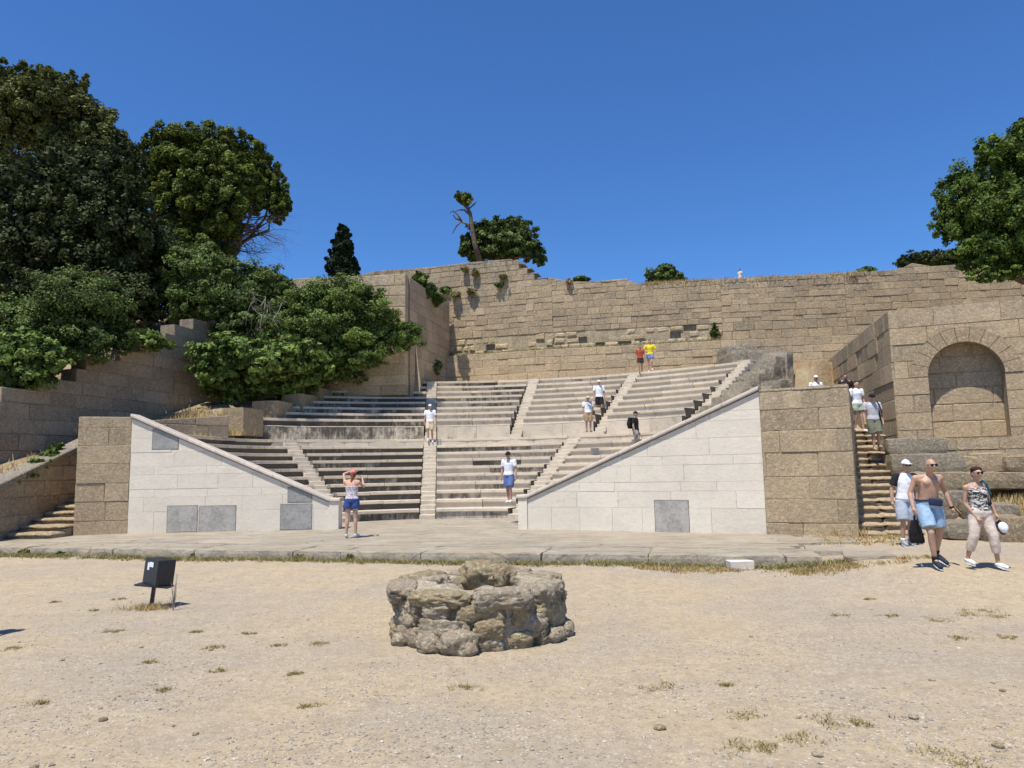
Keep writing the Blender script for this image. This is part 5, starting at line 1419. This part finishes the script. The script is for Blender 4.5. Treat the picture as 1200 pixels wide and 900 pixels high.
# woman in patterned top
p, hgt = S_at(1153, 663, .22, 114.5); p.z = gh(p.x, p.y)+.012
ZEB = ('zebra_top', (.66, .63, .58), .85, ((.035, .03, .03), 7, (1.0, 1.0, 2.6)))
o15, j15 = human('woman in a black and white patterned top and beige cropped trousers', p, hgt, 0, topx(705, 835, 1, 515, dict(
    head=(656, 352, -.04), neck=(660, 398, -.01), ch=(668, 448), pel=(684, 560), sh0=(612, 424, 0), sh1=(712, 420, .01), el0=(612, 505, .02), el1=(748, 498, .03), wr0=(650, 578, -.06), wr1=(762, 560, -.01),
    hip0=(660, 575), hip1=(708, 575), kn0=(648, 670, -.02), kn1=(735, 672, -.06), an0=(642, 790, .07), an1=(764, 806, -.04), toe0=(646, 808, -.02), toe1=(776, 824, -.13))),
    dict(top=(ZEB, 'tank'), bottom=(('beige_trousers', (.60, .50, .42)), 1.62), shoe=WSH, sole=WSH, glasses=1, hair=(('brown_hair', (.045, .018, .012)), 'puff')), vox=.009, female=True, tone=.95)
bb = Vector(o15.location)+j15['sh1']
mb = MB(); loft(mb, [(Vector((.03, .17, -.40)), .10, .05, Vector((1, 0, 0))), (Vector((.03, .16, -.2)), .13, .075, Vector((1, 0, 0))), (Vector((.02, .15, -.02)), .11, .06, Vector((1, 0, 0))), (Vector((.02, .14, .06)), .06, .04, Vector((1, 0, 0)))])
bk_ = empty('backpack', tuple(bb), label='teal backpack on the shoulder of the woman in the patterned top', cat='backpack')
o = mb.build('pack_body', cloth('teal_cloth', (.02, .22, .33)), bk_); remesh(o, .012, 4)
mb = MB(); tube(mb, [(.02, .14, .04), (.0, .03, .085), (-.01, -.07, .03), (.015, -.105, -.12), (.05, -.04, -.26), (.06, .1, -.32)], [.017]*6, 8); mb.build('strap', cloth('dark_teal', (.02, .06, .09)), bk_)
hp_ = Vector(o15.location)+j15['hd1']
hat = empty('held_hat', tuple(hp_), label='white sun hat held in the hand of the woman in cropped trousers', cat='hat')
mb = MB(); rt = Matrix.Rotation(R(70), 3, 'X') @ Matrix.Rotation(R(20), 3, 'Y'); ellip(mb, (.035, 0, -.12), (.105, .12, .010), rt, 20, 6); mb.build('brim', cloth(*BLK), hat, smooth=True)
mb = MB(); ellip(mb, (.045, -.03, -.125), (.07, .085, .07), rt, 16, 10); mb.build('crown', cloth(*WHITE), hat, smooth=True)
# woman photographing
p, hgt = S_at(412, 630.5, PZ, 80); p.z = PZ+.012; hgt = 78*p.y/850
o1, j1 = human('woman in pink cap and blue shorts photographing the seats, seen from behind', p, hgt, 180, dict(
    head=(-.01, -.03, .925), neck=(0, .0, .85), sh0=(-.10, -.0, .81), sh1=(.105, 0, .815), el0=(-.165, -.06, .74), wr0=(-.125, -.14, .86), hd0=(-.10, -.17, .90), el1=(.135, -.05, .93), wr1=(.02, -.15, .985), hd1=(-.03, -.17, .985),
    kn0=(-.055, .0, .285), kn1=(.058, .01, .285), an0=(-.06, .0, .045), an1=(.075, .02, .045), toe0=(-.085, -.09, .02), toe1=(.09, -.08, .02)),
    dict(top=(('pale_printed_cotton', (.76, .74, .74), .85, ((.52, .40, .43), 9, (1, 1, 1.5))), 'strapless'), bottom=(BLUE, .42, 1.1), shoe=('pale_trainer', (.5, .52, .56)), hair=(('auburn_hair', (.20, .07, .03)), 'long'), cap=(('pink_cap', (.62, .20, .19)), 'cap')), vox=.010, female=True, tone=1.12)
ph = Vector(o1.location)+Matrix.Rotation(math.pi, 3, 'Z') @ (j1['hd0'].lerp(j1['hd1'], .5)+Vector((0, -.02, .02)))
mb = MB(); mb.box(T(0, 0, 0) @ RZ(.1), .155, .009, .075, .004); o = mb.build('phone', cloth(*BLK), loc=tuple(ph)); tag(o, label='dark phone held up sideways by the woman in the pink cap', cat='phone')
human('unseen person in a dark tee past the left edge, added for the shadow there', (-6.45, 8.35, 0), 1.80, 20, {}, dict(top=(('dark_tee', (.05, .06, .09)), 'tee', 1), bottom=(KH, .9, 1.1), shoe=WSH, hair=(DHAIR, 'short')), vox=.012)  # out-of-view figure added to throw the shadow at the left edge
# generic far figures
def fig(lab, px, foot, top, z=None, D=None, face=0, J=None, fit=None, **k):
    p = Pz(px, foot, z) if z is not None else Py(px, foot, D)
    h = (foot-top)*p.y/850*1.0
    return human(lab, p, h, face, J, fit, **k)
WALK = dict(kn0=(-.05, -.06, .30), an0=(-.05, -.04, .075), kn1=(.05, .0, .285), an1=(.055, .06, .045))
WALK2 = dict(kn1=(.045, -.07, .31), an1=(.05, -.03, .095), kn0=(-.05, .0, .285), an0=(-.055, .03, .045))
o2, j2 = fig('man in white tee, blue shorts and black cap stepping down the lower stairs', 597, 589.5, 530, z=.82, face=-22, J=dict(kn1=(.05, -.07, .30), an1=(.06, -.05, .06), toe1=(.07, -.15, .03), kn0=(-.04, 0, .285), an0=(-.03, .04, .05), head=(-.0, -.03, .93)),
    fit=dict(top=(WHITE, 'tee', 1), bottom=(('slate_blue_shorts', (.10, .15, .33)), .92, 1.12), shoe=WSH, cap=(BLK, 'cap'), glasses=1), vox=.012, tone=.95)
o3, j3 = human('person in white cap, white tee and pale shorts on the central stairs', pol(-5.5, 10.95, 2.94), 1.55, 0, WALK, dict(top=(WHITE, 'tee', 1), bottom=(('cream_shorts', (.60, .50, .34)), .8, 1.1), shoe=WSH, cap=(WHITE, 'cap'), sock=WSH), vox=.014, tone=.9)
o4, j4 = fig('man in cream sun hat, white shirt with a strap, and khaki shorts', 690, 506.5, 464, z=3.09, face=8, J=None, fit=dict(top=(WHITE, 'tee', 1), bottom=(KH, .95, 1.15), shoe=('brown_shoe', (.16, .10, .06)), cap=(('cream_hat', (.62, .52, .38)), 'hat')), vox=.013, tone=.85)
s = .8
mb = MB(); lp = [j4['sh0']+Vector((.03, -.09, .03)), j4['ch']+Vector((0, -.16*s, -.0)), j4['pel']+Vector((.15, -.11, .08)), j4['pel']+Vector((.17, .02, .06))]
bg2 = empty('crossbody_bag', tuple(o4.location), label='small dark bag slung across the man in the cream sun hat', cat='bag'); bg2.rotation_euler = (0, 0, R(8))
tube(mb, lp, [.012]*4, 6); mb.build('strap', cloth(*BLK), bg2)
mb = MB(); mb.box(Matrix.Translation(j4['pel']+Vector((.20, -.02, .0))), .07, .16, .16, .02); mb.build('bag_body', cloth('brown_bag', (.10, .06, .04)), bg2)
o5, j5 = fig('man in white cap, white shirt and black shorts coming down the upper stairs', 703, 489, 445, D=30.1, face=10, J=WALK2, fit=dict(top=(WHITE, 'tee', 1), bottom=(BLK, .8, 1.1), shoe=('black_shoe', (.03, .03, .03)), sock=BLK, cap=(WHITE, 'cap')), vox=.013, tone=.8)
pb = Vector(pol(36, 9.9, .56+.28*6))
q = Pz(746, 530, pb.z); D6 = 26.2; q = Py(746, 531, D6)
o6, j6 = human('man in black with a black cap walking behind the right marble wall', q, (531-483)*D6/850*1.02, 62, WALK, dict(top=(BLK, 'tee', 1), bottom=(('camo_shorts', (.10, .10, .09), .85, ((.35, .34, .30), 6, (1, 1, 1))), .9, 1.1), shoe=BLK, cap=(BLK, 'cap')), vox=.013, tone=.85)
mb = MB(); loft(mb, [(Vector((0, .21, .02)), .13, .07, Vector((1, 0, 0))), (Vector((0, .22, .2)), .15, .10, Vector((1, 0, 0))), (Vector((0, .19, .42)), .12, .07, Vector((1, 0, 0)))])
bp6 = empty('backpack', tuple(Vector(q)+Vector((0, 0, j6['pel'].z+.06))), label='black backpack worn by the man in black behind the marble wall', cat='backpack'); bp6.rotation_euler = (0, 0, R(62))
o = mb.build('pack_body', cloth(*BLK), bp6); remesh(o, .015, 4)
o7, j7 = fig('person in a brick red top and dark shorts at the head of the upper stairs', 751, 438.5, 403.5, D=32.6, J=WALK, fit=dict(top=(('brick_red', (.36, .07, .035)), 'tee', 1), bottom=(('dark_brown', (.05, .03, .025)), .6, 1.1), shoe=BLK, hair=(DHAIR, 'short')), vox=.014, tone=.75)
o8, j8 = fig('person in a bright yellow top and blue shorts beside the one in red', 762.5, 436, 397.5, D=32.9, face=-8, J=dict(el0=(-.17, .0, .70), wr0=(-.12, -.09, .62), el1=(.19, .02, .69), wr1=(.13, -.08, .60), **WALK2), fit=dict(top=(('bright_yellow', (.75, .58, .02)), 'tee', 1, .9), bottom=(('denim_shorts', (.16, .26, .48)), .5, 1.15), shoe=WSH, hair=(DHAIR, 'short')), vox=.014, female=True, tone=.95)
o9, j9 = fig('distant person in a pale shirt walking along the top of the high wall', 868, 338, 313.5, D=36.4, face=-70, J=WALK, fit=dict(top=(('cream_shirt', (.68, .60, .48)), 'tee', 1), bottom=(('cream_shirt', (.68, .60, .48)), .9, 1.1), shoe=BLK, hair=(DHAIR, 'short')), vox=.014, tone=.8)
o10, j10 = fig('person in a white cap showing only head and shoulders over the right pier', 959, 492, 439.5, D=23.6, J=None, fit=dict(top=(WHITE, 'tee', 1), bottom=(KH, .9), shoe=WSH, cap=(WHITE, 'cap')), vox=.013, tone=.7)
o11, j11 = fig('person in black mostly hidden behind the woman in pale green shorts', 994, 491, 437.5, D=23.2, face=-15, J=None, fit=dict(top=(BLK, 'tee', 1, .6), bottom=(BLK, .9), shoe=BLK, hair=(DHAIR, 'short')), vox=.013, tone=.75)
o12, j12 = fig('woman in a white tee and pale green shorts atop the right stairs', 1007, 506, 446, D=20.9, face=10, J=dict(kn1=(.05, -.03, .29), an1=(.07, -.04, .04), kn0=(-.045, 0, .29), an0=(-.05, .05, .05)), fit=dict(top=(WHITE, 'tee', 1), bottom=(MINT, .5, 1.12), shoe=WSH, hair=(DHAIR, 'long')), vox=.011, female=True, tone=1.0)
o16, j16 = fig('man in grey tee, olive shorts and black cap walking down the right stairs', 1026, 528.5, 461, D=18.9, face=-5, J=dict(kn1=(.05, -.06, .30), an1=(.075, .03, .10), kn0=(-.03, -.03, .285), an0=(-.02, -.02, .05), head=(-.01, -.045, .925)), fit=dict(top=(GREY, 'tee', 1), bottom=(OLIVE, .95, 1.15), shoe=('tan_shoe', (.35, .28, .2)), cap=(BLK, 'cap'), glasses=1), vox=.011, tone=1.0)
bp16 = empty('sling_bag', tuple(o16.location), label='thin black bag strap over the shoulder of the man in grey', cat='bag'); bp16.rotation_euler = (0, 0, R(-5))
mb = MB(); sh_ = j16['sh1']; tube(mb, [sh_+Vector((-.03, .08, .04)), sh_+Vector((-.045, -.02, .07)), sh_+Vector((-.03, -.105, -.02)), sh_+Vector((.02, -.105, -.2)), sh_+Vector((.06, -.02, -.36))], [.014]*5, 8); mb.build('strap', cloth(*BLK), bp16)
mb = MB(); mb.box(Matrix.Translation(sh_+Vector((.0, .17, -.28))), .24, .11, .34, .04); mb.build('bag_body', cloth(*BLK), bp16, smooth=True)
# ------------------------------------------------------------------ camera, light, sky
cam = bpy.data.cameras.new('camera'); co = bpy.data.objects.new('camera', cam); COL.objects.link(co)
cam.sensor_width = 36; cam.lens = F/1200*36; cam.clip_end = 3000; cam.clip_start = .05
co.matrix_world = T(0, 0, H) @ Matrix.Rotation(math.pi/2+TH, 4, 'X') @ Matrix.Rotation(-RO, 4, 'Z')
SC.camera = co
EL, PH = R(68), R(32)          # sun high, behind the viewer's left shoulder
sd = Vector((-math.sin(PH)*math.cos(EL), -math.cos(PH)*math.cos(EL), math.sin(EL)))
sun = bpy.data.lights.new('sun', 'SUN'); sun.energy = 4.6; sun.angle = R(.53); sun.color = (1, .95, .87)
so = bpy.data.objects.new('sun', sun); COL.objects.link(so); so.rotation_euler = sd.to_track_quat('Z', 'Y').to_euler()
w = bpy.data.worlds.new('World'); SC.world = w; w.use_nodes = True; nt = w.node_tree
bg = nt.nodes['Background']; sky = nt.nodes.new('ShaderNodeTexSky'); sky.sky_type = 'NISHITA'; sky.sun_disc = False
sky.sun_elevation = EL; sky.sun_rotation = math.atan2(sd.x, sd.y); sky.altitude = 100; sky.air_density = 1.0; sky.dust_density = 0.0; sky.ozone_density = 3.5
mx = nt.nodes.new('ShaderNodeMix'); mx.data_type = 'RGBA'; mx.blend_type = 'MULTIPLY'; mx.inputs[0].default_value = 1; mx.inputs[7].default_value = (.47, .80, 1.20, 1)
nt.links.new(sky.outputs[0], mx.inputs[6]); nt.links.new(mx.outputs[2], bg.inputs[0]); bg.inputs[1].default_value = .10
SC.view_settings.view_transform = 'Standard'; SC.view_settings.look = 'None'; SC.view_settings.exposure = .36; SC.view_settings.gamma = 1
SC.view_settings.use_curve_mapping = False
SC.render.engine = 'CYCLES'; SC.cycles.max_bounces = 6; SC.cycles.diffuse_bounces = 3; SC.cycles.transparent_max_bounces = 4
